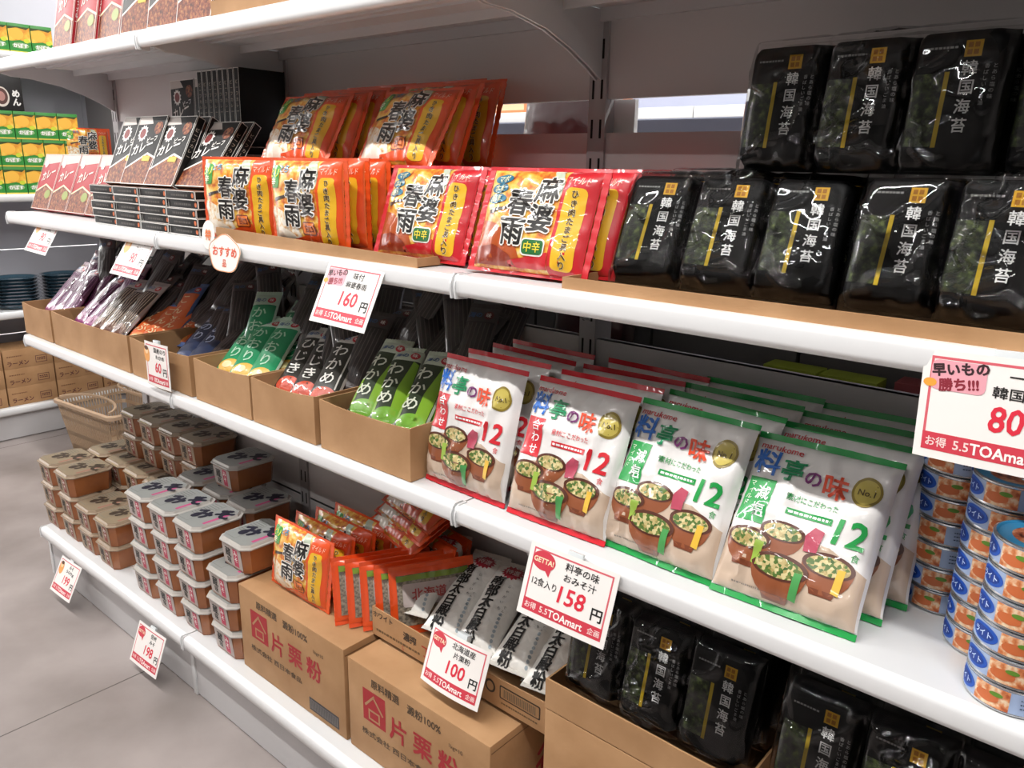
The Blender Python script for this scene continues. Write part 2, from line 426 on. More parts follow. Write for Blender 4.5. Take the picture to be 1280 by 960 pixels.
def flatbox(name, W, H, T, body, front=None, bottom=None, right=None, bev=.0008):
    q = MB(); q.box(-W/2, -T/2, 0, W/2, T/2, H, body); me0 = q.mesh('x', bevel=bev)
    mb = MB(); mb.add([v.co[:] for v in me0.vertices], [list(p.vertices) for p in me0.polygons], body); bpy.data.meshes.remove(me0)
    if front: wrap(mb, front, lambda u, v, h: (u, -T/2-h, v), planar=True)
    if bottom: wrap(mb, bottom, lambda u, v, h: (u, -v, -h), planar=True)
    if right: wrap(mb, right, lambda u, v, h: (W/2+h, u, v), planar=True)
    mb.open = True
    return [(name, mb.mesh(name, ang=30), None, None, None)]
def curry_box(kind):
    W, H, T = .122, .165, .0178
    A = Art(); B = Art(); C = Art(); w = ink(W_)
    if kind == 'black':
        k = mat('carton_black', '#131211', .55, spec=.3)
        A.poly([(-6, .3), (6, .3), (6, 6.2), (2, 7.2), (-2, 5.4), (-6, 3.6)], STEW(), 1)
        A.poly([(-6, 3.6), (-2, 5.4), (2, 7.2), (6, 6.2), (6, 6.6), (2, 7.7), (-2, 5.9), (-6, 4.0)], w, 2)
        A.ell(3.4, 13.6, 1.7, 1.5, STEW(), 1)
        A.burst(-2.8, 12.3, 2.1, w, 1, n=12, k=.75); A.ell(-2.8, 12.3, 1.2, 1.2, ink('#7a1c18'), 2)
        A.poly([(-6, 14.4), (.5, 14.6), (-1, 16.3), (-6, 16.3)], ink('#cfc6c0'), 1)
        A.txt('カレー', -1.0, 9.0, 2.9, w, 3, .03, rot=14, shear=.2); A.txt('ビーフ', 2.2, 10.9, 1.5, w, 3, .02, rot=10)
        A.rrect(.4, 5.6, 3.8, 6.9, .3, ink('#d6b02c'), 4)
        A.frame(-6.05, .05, 6.05, 16.45, .16, w, 5)
        B.frame(-6.1, -.89, 6.1, .89, .13, w, 1); B.ell(5.2, 0, .45, .5, ink('#c9622c'), 1); B.lines(-3.6, 3.2, -.25, 1, .42, ink('#4d4844'), 1)
        C.frame(-.89, .05, .89, 16.45, .13, w, 1); C.vtxt('ビーフカレー', 0, 13.6, .95, ink('#c9b9a8'), 1, pitch=1.3)
        body = k
    else:
        body = mat('carton_red', '#a81e28', .55, spec=.3)
        A.poly([(-6, .3), (6, .3), (6, 5.4), (0, 7.2), (-6, 5)], STEW(), 1)
        A.poly([(-6, 5), (0, 7.2), (6, 5.4), (6, 5.9), (0, 7.7), (-6, 5.5)], ink('#e8d8b0'), 2)
        A.poly([(-6, 13.2), (6, 14.2), (6, 16.3), (-6, 16.3)], ink('#cdb7b0'), 1)
        A.txt('カレー', 0, 10.6, 3.0, ink('#f3e6da'), 3, .03, rot=14, shear=.2); A.burst(-3.6, 13.6, 1.3, w, 3, n=10); A.ell(2.8, 4.6, 1.9, 1.3, ink('#8a9440'), 3)
        A.frame(-6.05, .05, 6.05, 16.45, .16, ink('#ead9d0'), 5)
        B.lines(-4, 4, -.2, 1, .4, w, 1)
        C.frame(-.89, .05, .89, 16.45, .13, ink('#ead9d0'), 1); C.vtxt('ビーフカレー', 0, 12.4, 1.15, w, 1, .02, pitch=1.2)
    return flatbox('curry_box', W, H, T, body, A, B, C)

def tub_protos(kind):
    # plastic tub of miso: tapered cup with a paper label, lid with a flat octagonal top
    w, d, h = .118, .136, .070
    def octo(a, b, c, z): return [(-a+c, -b, z), (a-c, -b, z), (a, -b+c, z), (a, b-c, z), (a-c, b, z), (-a+c, b, z), (-a, b-c, z), (-a, -b+c, z)]
    def loft(mb, secs, m, caps=True):
        vs = [p for s in secs for p in s]; fs = []
        for j in range(len(secs)-1):
            for i in range(8): fs.append((j*8+i, j*8+(i+1) % 8, (j+1)*8+(i+1) % 8, (j+1)*8+i))
        if caps: fs += [list(range(7, -1, -1)), [(len(secs)-1)*8+i for i in range(8)]]
        mb.add(vs, fs, m)
    miso = mat('miso_paste_tub', '#95562e' if kind == 'silver' else '#80503a', .28, coat=.5, rscale=14, ramp=[(.3, '#864a24' if kind == 'silver' else '#6e422c'), (.7, '#a8683c' if kind == 'silver' else '#946648')])
    mb = MB(); s = [octo(w/2*.84, d/2*.86, .012, 0), octo(w/2*.87, d/2*.89, .014, .004), octo(w/2*.95, d/2*.955, .014, .062)]
    loft(mb, s, miso)
    sl = (.95-.87)*d/2/.058
    A = Art(); A.rect(-3.9, .7, 3.9, 5.7, ink('#b8aca6' if kind == 'silver' else '#a08a74'), 1)
    A.txt('蔵', -1.6, 3.9, 2.5, ink(K_), 2, .03); A.txt('味', -1.5, 1.9, 1.7, ink(K_), 2, .03); A.rect(.6, 1.0, 2.5, 5.5, ink('#c2405c' if kind == 'silver' else '#8a3a2a'), 2)
    A.vtxt('みそ', 1.55, 4.4, 1.5, ink(W_), 3, .02)
    wrap(mb, A, lambda u, v, hh: (u, -d/2*.885-(v-.004)*sl-.0006-hh, v), planar=True)
    cup = mb.mesh('miso_cup', ang=25)
    q = MB(); pl = mat('lid_plastic_'+kind, '#b9b4ae' if kind == 'silver' else '#a08d78', .2, coat=.6)
    loft(q, [octo(w/2, d/2, .018, .060), octo(w/2+.0015, d/2+.0015, .018, .0615), octo(w/2+.0015, d/2+.0015, .018, .0645), octo(w/2-.003, d/2-.003, .017, .0655), octo(w/2-.006, d/2-.006, .015, .071)], pl)
    L = Art()
    lab = mat('lid_label_silver', '#8f918e', .35) if kind == 'silver' else mat('lid_label_tan', '#8c7c66', .35)
    L.poly([(-5+1.2, -6.1), (5-1.2, -6.1), (5, -4.9), (5, 4.9), (3.8, 6.1), (-3.8, 6.1), (-5, 4.9), (-5, -4.9)], lab, 1)
    L.txt('みそ', 1.0, .8, 5.4, ink('#1c1a2c' if kind == 'silver' else '#3a2a1c'), 3, .07, rot=35)
    L.txt('蔵', 2.5, 3.4, 2.6, ink('#1c1a2c' if kind == 'silver' else '#3a2a1c'), 3, .05, rot=30)
    L.rect(3.6, -3.6, 4.5, 3.6, ink('#c04a7c' if kind == 'silver' else '#a07060'), 2)
    L.lines(-4.3, -1, 4.2, 9, .22, ink('#6f706c'), 2, gap=.55)
    L.frame(-4.6, -5.2, -.6, 5.4, .1, ink('#7d7e7a'), 2)
    wrap(q, L, lambda u, v, hh: (u, v, .071+hh), planar=True)
    lid = q.mesh('lid', ang=25)
    return [('miso_tub', None, None, None, None), ('cup', cup, 0, None, None), ('lid', lid, 0, None, None)]

def can_proto(dark=False):
    r, h = .0415, .0285; mb = MB(); silver = mat('tin_plate', '#c9ccd0', .25, metal=.9)
    mb.lathe([(r-.0022, .0), (r+.0004, .0008), (r+.0004, .0022), (r, .003), (r, h-.003), (r+.0004, h-.0022), (r+.0004, h-.0008), (r-.0018, h)], silver, 40, cap=False)
    A = Art(); import math as _m
    full = 2*_m.pi*r*100
    A.rect(-full/2, .3, full/2, h*100-.3, ink('#9fb2d4'), 1)
    for k in range(3):
        x = -full/2+full*(k+.5)/3
        A.ell(x, 1.45, 1.75, .95, ink('#1c52b4'), 2); A.ell(x, 1.45, 1.3, .65, ink('#0f3a92'), 3); A.txt('ライト', x, 1.45, .8, ink('#c8dcff'), 4, .02)
        A.rect(x+1.9, .32, x+5.2, 2.53, mat('print_can_dish', '#cf9468', .5, rscale=120, ramp=[(.35, '#b0542c'), (.65, '#ecd2b0'), (.5, '#d98a56')]), 2); A.ell(x+3.2, 1.25, 1.1, .55, ink('#c96a3a'), 3); A.ell(x+4.0, 1.8, .6, .25, ink('#5f8a2c'), 4)
        A.lines(x-2.6, x-1.8, 1.9, 3, .14, ink('#3a4a6c'), 3, gap=.3)
    wrap(mb, A, lambda u, v, hh: ((r+hh)*_m.sin(u/r), -(r+hh)*_m.cos(u/r), v), .004)
    body = mb; body.open = True
    q = MB(); q.lathe([(.0004, h-.002), (r-.004, h-.002), (r-.003, h-.0005), (r-.0018, h)], mat('lid_blue_print', '#3fa2d8', .3, coat=.3), 40, cap=False)
    q.lathe([(.0004, h-.0018), (.026, h-.0018)], mat('lid_dish_print', '#c98a5c', .35, rscale=90, ramp=[(.35, '#5a2c1c'), (.65, '#e8b48c'), (.5, '#c86a44')]), 30, cap=False)
    q.open = True
    t = MB(); t.box(-.007, -.03, h-.0016, .007, -.008, h-.0006, silver)
    return [('tuna_can', body.mesh('tuna_can', ang=40), None, None, None), ('can_lid', q.mesh('can_lid'), 0, None, None), ('pull_tab', t.mesh('pull_tab', bevel=.0004), 1, None, None)]

def stick_bag(kind, seed):
    spec = {'green': ('#1c8f5c', '#cfe8d4', 'かおり', '#b8e0c4', '#e0b04a'), 'black': ('#26231f', '#cfcac4', 'ひじき', '#e8e6e0', '#c8482c'),
            'wakame': ('#2a2823', '#cfcac4', 'わかめ', '#f2f0ea', '#c8482c'), 'lime': ('#2c3a22', '#cfd8c4', 'わかめ', '#eef2e0', '#7ab82c'),
            'orange': ('#e0682c', '#5a78b4', 'こんぶ', '#f6d8a8', '#e88a3c'), 'blue': ('#22304f', '#b8b8c8', 'のり', '#c8d4f0', '#30406c'),
            'purple': ('#5a1a4c', '#a88898', '', '#b47aa6', '#8a2c6c'), 'brown': ('#3a2620', '#b4a8a4', '', '#c8b49c', '#6a4230'), 'dim': ('#2a2122', '#4a4242', '', '#5c5250', '#3a2c2a')}[kind]  # 'dim' puts the shade deep in the trays into the print colours
    W, H = .064, .205; A = Art(); b, hd, t, tc, ft = spec
    A.rect(-2.9, 1.4, 2.9, 16.2, film(b), 1); A.rect(-3.1, 16.2, 3.1, 19.4, film(hd), 1)
    A.ell(1.5, 17.6, .95, .95, film('#c8303a' if kind != 'dim' else '#6a2428'), 2); A.txt('味', 1.5, 17.6, 1.1, film(W_), 3, .02)
    A.txt('海の', -1.2, 17.7, 1.4, film('#4a6a9c'), 2, .03)
    A.ell(0, 2.6, 2.6, 1.8, film(ft), 2); A.ell(-.6, 2.8, 1.2, .9, film('#e8d8a0') if kind in ('green', 'orange') else film(ft), 3)
    if t: A.vtxt(t, -.4 if kind != 'lime' else -1.3, 13.9, 3.4, film(tc), 3, .015, pitch=1.08)
    if kind in ('purple', 'brown', 'dim'):
        for i in range(7):
            x = -2.5+i*.85; A.poly([(x, 2), (x+.18, 2), (x+.5, 15.8), (x+.3, 15.8)], film(tc), 2)
    if kind == 'lime':
        A.poly([(.6, 3), (2.8, 2), (2.8, 15.5), (1.6, 16.1), (.4, 9)], film('#86b42c'), 2); A.rect(-2.9, 3, -2.3, 9, film('#86b42c'), 2)
    if kind in ('black', 'wakame'): A.rect(1.9, 4, 2.2, 16, film('#d8d6d0'), 2)
    return make_bag('dried_seaweed_bag', W, H, .024, film(hd if kind not in ('purple',) else '#7a4a66'), A, seal=.009, seal_m=film(hd), wr=.0018, seed=seed, power=3, nu=16, nv=28)

def flour_bag(seed):
    A = Art(); k = ink('#161412')
    A.vtxt('南部太白殿粉', -1.5, 15.0, 2.75, k, 3, .045, pitch=.97)
    A.burst(.3, 17.9, 2.5, film('#b8283c'), 2, n=16, k=.75, sy=.8); A.txt('特選', .3, 17.9, 1.5, film('#f0d8d8'), 3, .02)
    A.vtxt('じゃがいも', 1.4, 14.2, .75, ink('#3c3936'), 3, pitch=1.7); A.vtxt('でんぷん', 2.4, 9.6, .65, ink('#55514c'), 3, pitch=1.4)
    for i in range(8): A.ell(3.0-.1*i, 1.6+.9*i, .3, .35, ink('#a8b4bc'), 2)
    return make_bag('starch_bag', .088, .215, .042, mat('film_milky_white', '#efece6', .3, coat=.6, bump=.003, bscale=40), A, seal=.009, seal_m=film('#d8d4cc'), wr=.0032, seed=seed, power=2.6, nu=26, nv=38)

# ---- price cards
def card_proto(price, l1, l2, icon, W=14, H=10.3, curl=.004, left=None):
    A = Art(); r = ink('#cf3b4c'); k = ink('#1c1a1a'); p = ink('#dc2a40')
    A.frame(-W/2+.7, .8, W/2-.7, H-.6, .24, ink('#d8606c'), 1)
    A.rect(-W/2+.7, .8, W/2-.7, 2.5, r, 2); A.txt('お得', -W/2+2.0, 1.65, 1.0, ink('#f6dcd8'), 3, .02); A.txt('5.5', -W/2+4.2, 1.65, 1.2, ink('#f6dcd8'), 3, .02); A.txt('企画', W/2-1.9, 1.65, .95, ink('#f6dcd8'), 3, .02)
    A.txt('TOAmart', .7, 1.62, 1.45, ink('#fff4f0'), 4, .03, width=min(5.4, W-6.5))
    A.txt(price, 1.0 if len(price) > 2 else .6, 4.7, 3.3, p, 3, .022, width=1.35*len(price), shear=.08)
    A.txt('円', W/2-2.0, 3.9, 1.9, k, 3, .035)
    A.txt(l1, 1.7, 8.6, 1.25, k, 3, .02, width=min(6.4, 1.3*len(l1)), rot=-1); A.txt(l2, 1.7, 7.1, 1.15, k, 3, .02, width=min(6.6, 1.25*len(l2)), rot=-1)
    if left: A.txt(left, -3.6, 5.2, 1.25, k, 3, .01, width=4)
    if icon == 'getta':
        A.ell(-4.4, 8.2, 1.9, 1.35, r, 3); A.poly([(-4.2, 7.2), (-3.0, 7.4), (-3.2, 6.2)], r, 3); A.txt('GETTA!', -4.4, 8.2, 1.0, ink('#f4e2c0'), 4, .04, width=3.2)
    elif icon == 'hurry':
        A.rrect(-6.2, 6.6, -1.4, 9.4, .6, ink('#e8a4b0'), 3); A.txt('早いもの', -3.7, 8.7, 1.25, ink('#3a2226'), 4, .05, rot=8); A.txt('勝ち!!!', -3.7, 7.3, 1.25, ink('#8a2434'), 4, .05, rot=8); A.ell(-6.2, 7.2, .6, .4, ink('#f2a23c'), 4)
    else:
        A.ell(-4.6, 7.3, 1.5, 1.9, ink('#e8a258'), 3); A.ell(-4.6, 8.1, .9, .8, ink('#f3cfa0'), 4); A.ell(-4.6, 8.7, 1.0, .5, ink('#5a3420'), 5)
    w = mat('price_card_paper', '#f3eeea', .5)
    S = lambda u, v, h: (u, -h-.0006-curl*math.sin(v*100/H*math.pi)*0-curl*((u*200/W)**2-1)*-1, v)
    mb = MB(); mb.grid(lambda a, b: S((a-.5)*W*.01, b*H*.01, 0), 14, 2, w)
    def Sb(u, v, h): x, y, z = S(u, v, 0); return (x, y+.0008, z)
    mb.grid(lambda a, b: Sb((a-.5)*W*.01, b*H*.01, 0), 14, 2, w, flip=True)
    wrap(mb, A, S, .01, eps=.00012); mb.open = True
    q = MB(); c = mat('clear_card_clip', '#dfe4e6', .1, coat=.6)
    q.box(-.012, -.001+curl*0, H*.01-.012, .012, .0035+curl, H*.01+.006, c)
    return [('price_card', mb.mesh('price_card', ang=60), None, None, None), ('card_clip', q.mesh('card_clip', bevel=.0005), 0, None, None)]

# ================================================================== room
Z1, Z2, Z3, Z4 = 1.537, 1.137, .779, .171
BK = .33                      # face of the back panel
def struct(name, mb, **k): return tag(obj(name, mb.mesh(name, **k)), kind='structure')
floor_m = mat('vinyl_floor', '#958c88', .38, bump=.0004, bscale=30, rscale=2.6, detail=8, ramp=[(.32, '#7f7672'), (.68, '#a39996')])
def slab(name, *b, m): q = MB(); q.box(*b, m); return struct(name, q, smooth=False)
wallm = mat('white_wall_paint', '#e9e9ea', .7)
fq = MB(); fq.box(-4.2, -3.2, -.1, 4.6, 3.6, 0, floor_m); fs_ = mat('floor_seam', '#57504c', .6)
for x in (-1.4, .715, 2.83): fq.box(x, -3.2, 0, x+.003, 3.6, .0003, fs_)
struct('floor', fq, smooth=False)
slab('ceiling', -4.2, -3.2, 2.9, 4.6, 3.6, 3.0, m=mat('ceiling_board', '#c8c8c6', .8))
slab('wall_left', -4.3, -3.2, 0, -4.2, 3.6, 2.9, m=wallm)
slab('wall_right', 4.6, -3.2, 0, 4.7, 3.6, 2.9, m=mat('wall_right_paint', '#8c8886', .8))
slab('wall_back', -4.2, 3.6, 0, 4.6, 3.7, 2.9, m=wallm)
slab('wall_front', -4.2, -3.3, 0, 4.6, -3.2, 2.9, m=mat('wall_dim_paint', '#5e5a58', .8))

# ================================================================== gondola shelving
def rail_mesh(name, L, zt=0, h=.031):
    q = MB(); o = []
    # rounded price rail profile (y, z)
    prof = [(.004, zt), (-.009, zt), (-.0115, zt-.003), (-.012, zt-.008), (-.012, zt-.022), (-.0105, zt-.028), (-.006, zt-h), (-.003, zt-h), (-.003, zt-h+.004), (.004, zt-h+.004)]
    q.prism(prof, .0025, L-.0025, 'x', STEEL_W())
    return q.mesh(name, ang=50)
def bracket_mesh():
    q = MB()
    pts = [(.018, -.004), (.018, -.026), (.05, -.034), (.10, -.036), (.18, -.050), (.24, -.070), (.29, -.092), (.327, -.112), (.327, -.004)]
    q.prism(pts, 0, .0035, 'x', STEEL()); return q.mesh('bracket', ang=50)
def deck_mesh(L, d):
    q = MB(); m = STEEL()
    q.box(.002, 0, -.0022, L-.002, d, -.0002, m)
    for y in (.085, .115, .145): q.box(.004, y, -.006, L-.004, y+.008, -.0022, m)
    q.box(.004, .215, -.018, L-.004, .222, -.0022, m); q.box(.004, d-.012, -.022, L-.004, d-.004, -.0022, m)
    q.box(.002, .003, -.026, L-.002, .006, -.0022, m)
    return q.mesh('shelf_deck', smooth=False)
cap = MB(); cap.prism([(.012, .002), (-.006, .002), (-.011, -.004), (-.0145, -.012), (-.015, -.02), (-.0125, -.034), (.012, -.036)], -.0016, .0016, 'x', STEEL()); cap_me = cap.mesh('rail_end_cap', ang=50)
deck_me, rail_me, brk_me = deck_mesh(.9, BK-.004), rail_mesh('price_rail', .9), bracket_mesh()
names = {Z1: 'top', Z2: 'upper middle', Z3: 'lower middle'}
goods = {Z1: ['holding red and black curry boxes', 'with a cardboard strip along its edge', 'passing over the laver multipacks'],
         Z2: ['holding red curry boxes and a stack of black boxes', 'holding orange and red noodle packets', 'holding black laver multipacks'],
         Z3: ['holding the small cardboard trays at far left', 'holding trays of green and black seaweed bags', 'holding red and green soup packets']}
for z in (Z1, Z2, Z3):
    for b in range(3):
        s = obj('gondola_shelf', None); s.matrix_world = Matrix.Translation((.9*b, 0, z))
        tag(s, 'white steel %s shelf %s' % (names[z], goods[z][b]), 'shelf', 'shelves of the long gondola')
        obj('shelf_deck', deck_me, s); obj('price_rail', rail_me, s)
        for x in (.003, .8965-.003): obj('bracket', brk_me, s, Matrix.Translation((x, 0, 0)))
        for x in (.0042, .8958): obj('rail_end_cap', cap_me, s, Matrix.Translation((x, 0, 0)))
# base shelves
for b in range(3):
    s = obj('base_shelf', None); s.matrix_world = Matrix.Translation((.9*b, 0, Z4))
    tag(s, ['white base shelf carrying the miso tubs at the far end', 'white base shelf under the printed cardboard cartons', 'white base shelf under the lower black laver packs'][b], 'shelf', 'shelves of the long gondola')
    q = MB(); m = STEEL(); q.box(.002, -.028, -.003, .898, BK, 0, m); obj('shelf_deck', q.mesh('shelf_deck', smooth=False), s)
    q = MB(); q.prism([(-.026, 0), (-.040, -.001), (-.044, -.006), (-.044, -.030), (-.040, -.034), (-.026, -.034)], .0025, .8975, 'x', STEEL_W()); obj('price_rail', q.mesh('price_rail', ang=50), s)
    q = MB(); q.box(.003, -.020, -Z4+.004, .897, -.016, -.034, mat('kick_panel_grey', '#c2c0c1', .4)); obj('kick_panel', q.mesh('kick_panel', smooth=False), s)
    for x in (.0042, .8958):
        q = MB(); q.prism([(-.024, .001), (-.042, .001), (-.0465, -.006), (-.0465, -.034), (-.024, -.036)], x-.0015, x+.0015, 'x', STEEL()); obj('rail_end_cap', q.mesh('rail_end_cap'), s)
    q = MB(); q.box(-.008, -.0235, -Z4, .008, -.0165, -.034, m); obj('kick_post', q.mesh('kick_post', bevel=.001), s)
# frame: uprights and back panels
fr = obj('gondola', None); fr.matrix_world = Matrix.Translation((0, BK, 0))
tag(fr, 'grey painted gondola frame with slotted uprights and back panels behind all the shelves', 'shelving frame')
for x in (0, .9, 1.8, 2.7):
    q = MB(); m = mat('upright_grey', '#b3b0b1', .4); dk = mat('slot_shadow_black', '#171414', .9)
    q.box(x-.017, -.006, 0, x+.017, .045, 2.0, m)
    for k in range(26):
        z = .22+.062*k
        for sx in (-.0085, .0085): q.box(x+sx-.0021, -.0064, z, x+sx+.0021, -.0058, z+.03, dk)
    obj('upright', q.mesh('upright', smooth=False), fr)
q = MB(); q.box(1.817, .02, 1.345, 1.858, .03, 1.398, PANEL()); obj('joint_plate', q.mesh('joint_plate', smooth=False), fr)
for b in range(3):
    x0, x1 = .9*b+.017, .9*(b+1)-.017
    for z0, z1 in ((.05, .42), (.425, .995), (1.037, 1.345), (1.398, 1.66), (1.665, 2.0)):
        q = MB(); q.box(x0, 0, z0, x1, .012, z1, PANEL()); q.box(x0, -.0001, z1-.012, x1, .02, z1, PANEL()); obj('back_panel', q.mesh('back_panel', smooth=False), fr)

# ================================================================== goods: upper middle shelf
O = [noodle_pack('orange', i+1) for i in range(3)]; RD = [noodle_pack('red', i+5) for i in range(2)]
def noodle(kind, i, label, g, *p):
    p = list(p); return spawn((O if kind == 'orange' else RD)[i % (3 if kind == 'orange' else 2)], pose(*p), label, 'noodle packet', g)
gA = 'orange glass noodle packets on the upper middle shelf'
def row(kind, base, n, dy, lab, grp, dx=0, dtilt=0, dz=0, jit=1):
    for k in range(n):
        x, y, z, yaw, tilt = base
        noodle(kind, k, lab[k] if isinstance(lab, list) else lab % ORD[k], grp, x+dx*k+jit*rnd.uniform(-.003, .003)*(k > 0), y+dy*k, z+dz*k, yaw+jit*rnd.uniform(-2, 2)*(k > 0), tilt+dtilt*k, rnd.uniform(-1, 1)*jit*(k > 0))
row('orange', (1.175, .034, Z2+.004, 11, 1), 4, .042, 'orange noodle packet, %s back in the leftmost lower column beside the black boxes', gA, dx=.004)
row('orange', (1.402, .030, Z2+.004, 3, 0), 5, .042, 'orange noodle packet, %s back in the lower column left of the red packets', gA, dx=.006)
row('orange', (1.222, .118, 1.283, 3, 30), 3, .040, 'orange noodle packet, %s from the front in the left upper pile', gA, dx=.024, dtilt=-6)
row('orange', (1.515, .120, 1.282, -3, 31), 2, .046, 'orange noodle packet, %s from the front in the right upper pile', gA, dx=.022, dtilt=-9)
row('orange', (1.30, .262, 1.285, 0, 8), 1, 0, ['orange noodle packet at the back panel behind the left upper pile'], gA)
row('orange', (1.545, .228, 1.283, 0, 15), 1, 0, ['orange noodle packet standing rearmost and rightmost behind the right upper pile'], gA)
row('orange', (1.47, .290, 1.285, 0, 3), 1, 0, ['dim orange noodle packet at the back panel between the two upper piles'], gA)
gR = 'red medium hot glass noodle packets'
row('red', (1.655, .050, Z2+.004, 1, 20), 5, .043, 'red noodle packet with green badge, %s from the front in the left red column', gR, dx=.014)
row('red', (1.893, .034, Z2+.004, 2, 20), 5, .045, 'red noodle packet with green badge, %s from the front in the right red column', gR, dx=.018)
# pinkish bags behind the first laver multipack
PK = make_bag('candy_bag', .15, .15, .03, mat('film_pink_mottled', '#b86a72', .25, coat=.6, bump=.003, bscale=40, rscale=60, ramp=[(.35, '#7a2030'), (.65, '#d9b4b4')]), Art().rect(-5, 2, 5, 12, FOODW(), 1), seal=.009, seal_m=film('#a85a64'), wr=.003, seed=4)
for k in range(3): spawn(PK, pose(2.02+.03*k, .12+.05*k, Z2+.002, 20, 22), 'pinkish clear candy bag, %s from the front, squeezed between red noodle packets and black laver' % ORD[k], 'candy bag', 'pinkish candy bags')
# laver multipacks
LV = laver_proto(); L3 = LV(3)
gL = 'black laver multipacks'
def laver(label, *p): return spawn(L3, pose(*p), label, 'laver multipack', gL)
laver('black laver three-pack in glossy clear wrap leaning next to the red noodle packets, front row', 2.160, .082, Z2+.002, 5, 26)
for k in range(3): laver('black laver three-pack, %s in line behind the one next to the red noodle packets' % ORD[k], 2.185, .135+.05*k, Z2+.002, 3, 20)
laver('black laver three-pack at the right end of the upper middle shelf, front row', 2.452, .088, Z2+.002, -2, 18)
for k in range(3): laver('black laver three-pack, %s in line behind the one at the right end' % ORD[k], 2.470, .137+.05*k, Z2+.002, -1, 15)
laver('black laver three-pack standing on top of the lower row, left one against the back panel', 2.288, .150, 1.284, -3, 9)
laver('black laver three-pack of the upper row, right one cut by the photo edge', 2.575, .150, 1.284, -3, 9)
laver('black laver three-pack behind the left one of the upper row', 2.30, .20, 1.284, -2, 8)
# curry boxes
CB, CR = curry_box('black'), curry_box('red')
gC, gD = 'black curry boxes', 'red curry boxes'
for r in range(5):
    for c in range(4):
        spawn(CB, pose(.610+.1255*c+(.003 if r % 2 else 0), .006+(.004 if (r+c) % 3 == 0 else 0), Z2+.0092+.0182*r, 0, 90), 'flat black curry box in the front stack, %s layer up, %s column from left' % (ORD[r], ORD[c]), 'curry box', gC)
for c in range(4):
    for r in range(10 if c < 4 else 5):
        spawn(CB, pose(.56+.1255*c, .158, Z2+.0092+.0182*r, 0, 90), 'flat black curry box in the rear stack, %s layer up, %s column from left' % (ORD[r], ORD[c]), 'curry box', gC)
for c, (x, y, t, yw) in enumerate(((.655, .034, 24, 2), (.745, .030, 24, 2), (.860, .030, 27, 2), (.975, .040, 36, 2))):
    for k in range(2):
        spawn(CB, pose(x+.012*k, y+.024*k, Z2+.0925, yw, t), 'black curry box leaning on the front stack, %s from the left, %s' % (ORD[c], ['foremost', 'behind it'][k]), 'curry box', gC)
for k in range(2):
    spawn(CB, pose(.55+.125*k, .265, Z2+.1835, 0, 2), 'dim black curry box standing face out at the back, %s of two' % ['left', 'right'][k], 'curry box', gC)
for k in range(8):
    spawn(CB, pose(.775+.0225*k, .243, Z2+.1835, -86, 1), 'dim black curry box standing edge out at the back, %s from the left' % ORD[k], 'curry box', gC)
for c, x in enumerate((.040, .165, .292, .418)):
    for k in range(4):
        spawn(CR, pose(x+.004*k, .072+.028*k, Z2+.004, 0, 22), 'red curry box leaning back, %s column from the shelf end, %s from the front' % (ORD[c], ORD[k]), 'curry box', gD)
# top shelf goods
for c, x in enumerate((.455, .585, .710)):
    for k in range(3):
        spawn(CR, pose(x+.004*k, .026+.030*k, Z1+.004, -3, 12), 'red curry box on the top shelf, %s column from the left, %s from the front' % (ORD[c], ORD[k]), 'curry box', gD)
for c, x in enumerate((.845, .965, 1.085)):
    for k in range(3):
        spawn(CB, pose(x+.004*k, .022+.030*k, Z1+.004, 2, 11), 'black top shelf curry box, %s column left of the orange packet, %s from front' % (['third', 'second', 'first'][c], ORD[k]), 'curry box', gC)
noodle('orange', 0, 'orange noodle packet on the top shelf behind the cardboard strip, left one', 'orange packets on the top shelf', 1.26, .07, Z1+.004, 2, 12)
noodle('orange', 1, 'orange noodle packet on the top shelf behind the cardboard strip, right one', 'orange packets on the top shelf', 1.50, .07, Z1+.004, 2, 12)
def strip(x0, x1, z, h0, h1, label, y=.002):
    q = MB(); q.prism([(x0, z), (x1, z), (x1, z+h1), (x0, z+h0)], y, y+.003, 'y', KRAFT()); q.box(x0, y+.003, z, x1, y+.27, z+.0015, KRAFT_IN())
    for x in (x0, x1-.003): q.box(x, y+.003, z, x+.003, y+.2, z+min(h0, h1), KRAFT())
    tag(obj('cardboard_tray', q.mesh('cardboard_tray', smooth=False)), label, 'cardboard tray', 'low cardboard trays')
strip(1.17, 1.66, Z1, .028, .028, 'low cardboard tray edge on the top shelf under an orange packet')
strip(1.128, 1.709, Z2, .026, .015, 'low cardboard tray edge in front of the orange noodle packets')
strip(1.985, 2.66, Z2, .015, .017, 'low cardboard tray edge in front of the black laver multipacks')

# ================================================================== lower middle shelf
def tray(x0, x1, z, h, d, label, dip=.006, t=.003, y0=.006, flap=False, printed=None):
    q = MB(); m = KRAFT(); mi = KRAFT_IN(); w = x1-x0
    n = 10
    top = [(x1-w*i/n, z+h-dip*math.sin(math.pi*i/n)+.002*nz(x1-w*i/n, z, 2, 9)) for i in range(n+1)]
    q.prism([(x0, z+.001), (x1, z+.001)]+top, y0, y0+t, 'y', m)
    q.prism([(x0, z+.001), (x1, z+.001), (x1, z+h), (x0, z+h)], y0+d-t, y0+d, 'y', m)
    for a in (x0, x1-t): q.prism([(y0+t, z+.001), (y0+d-t, z+.001), (y0+d-t, z+h), (y0+t, z+h)], a, a+t, 'x', m)
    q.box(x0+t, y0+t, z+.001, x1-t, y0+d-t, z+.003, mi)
    if printed: wrap(q, printed, lambda u, v, hh: (x0+u, y0-hh, z+v), planar=True); q.open = True
    tag(obj('cardboard_tray', q.mesh('cardboard_tray', smooth=False)), label, 'cardboard tray', 'cardboard trays')
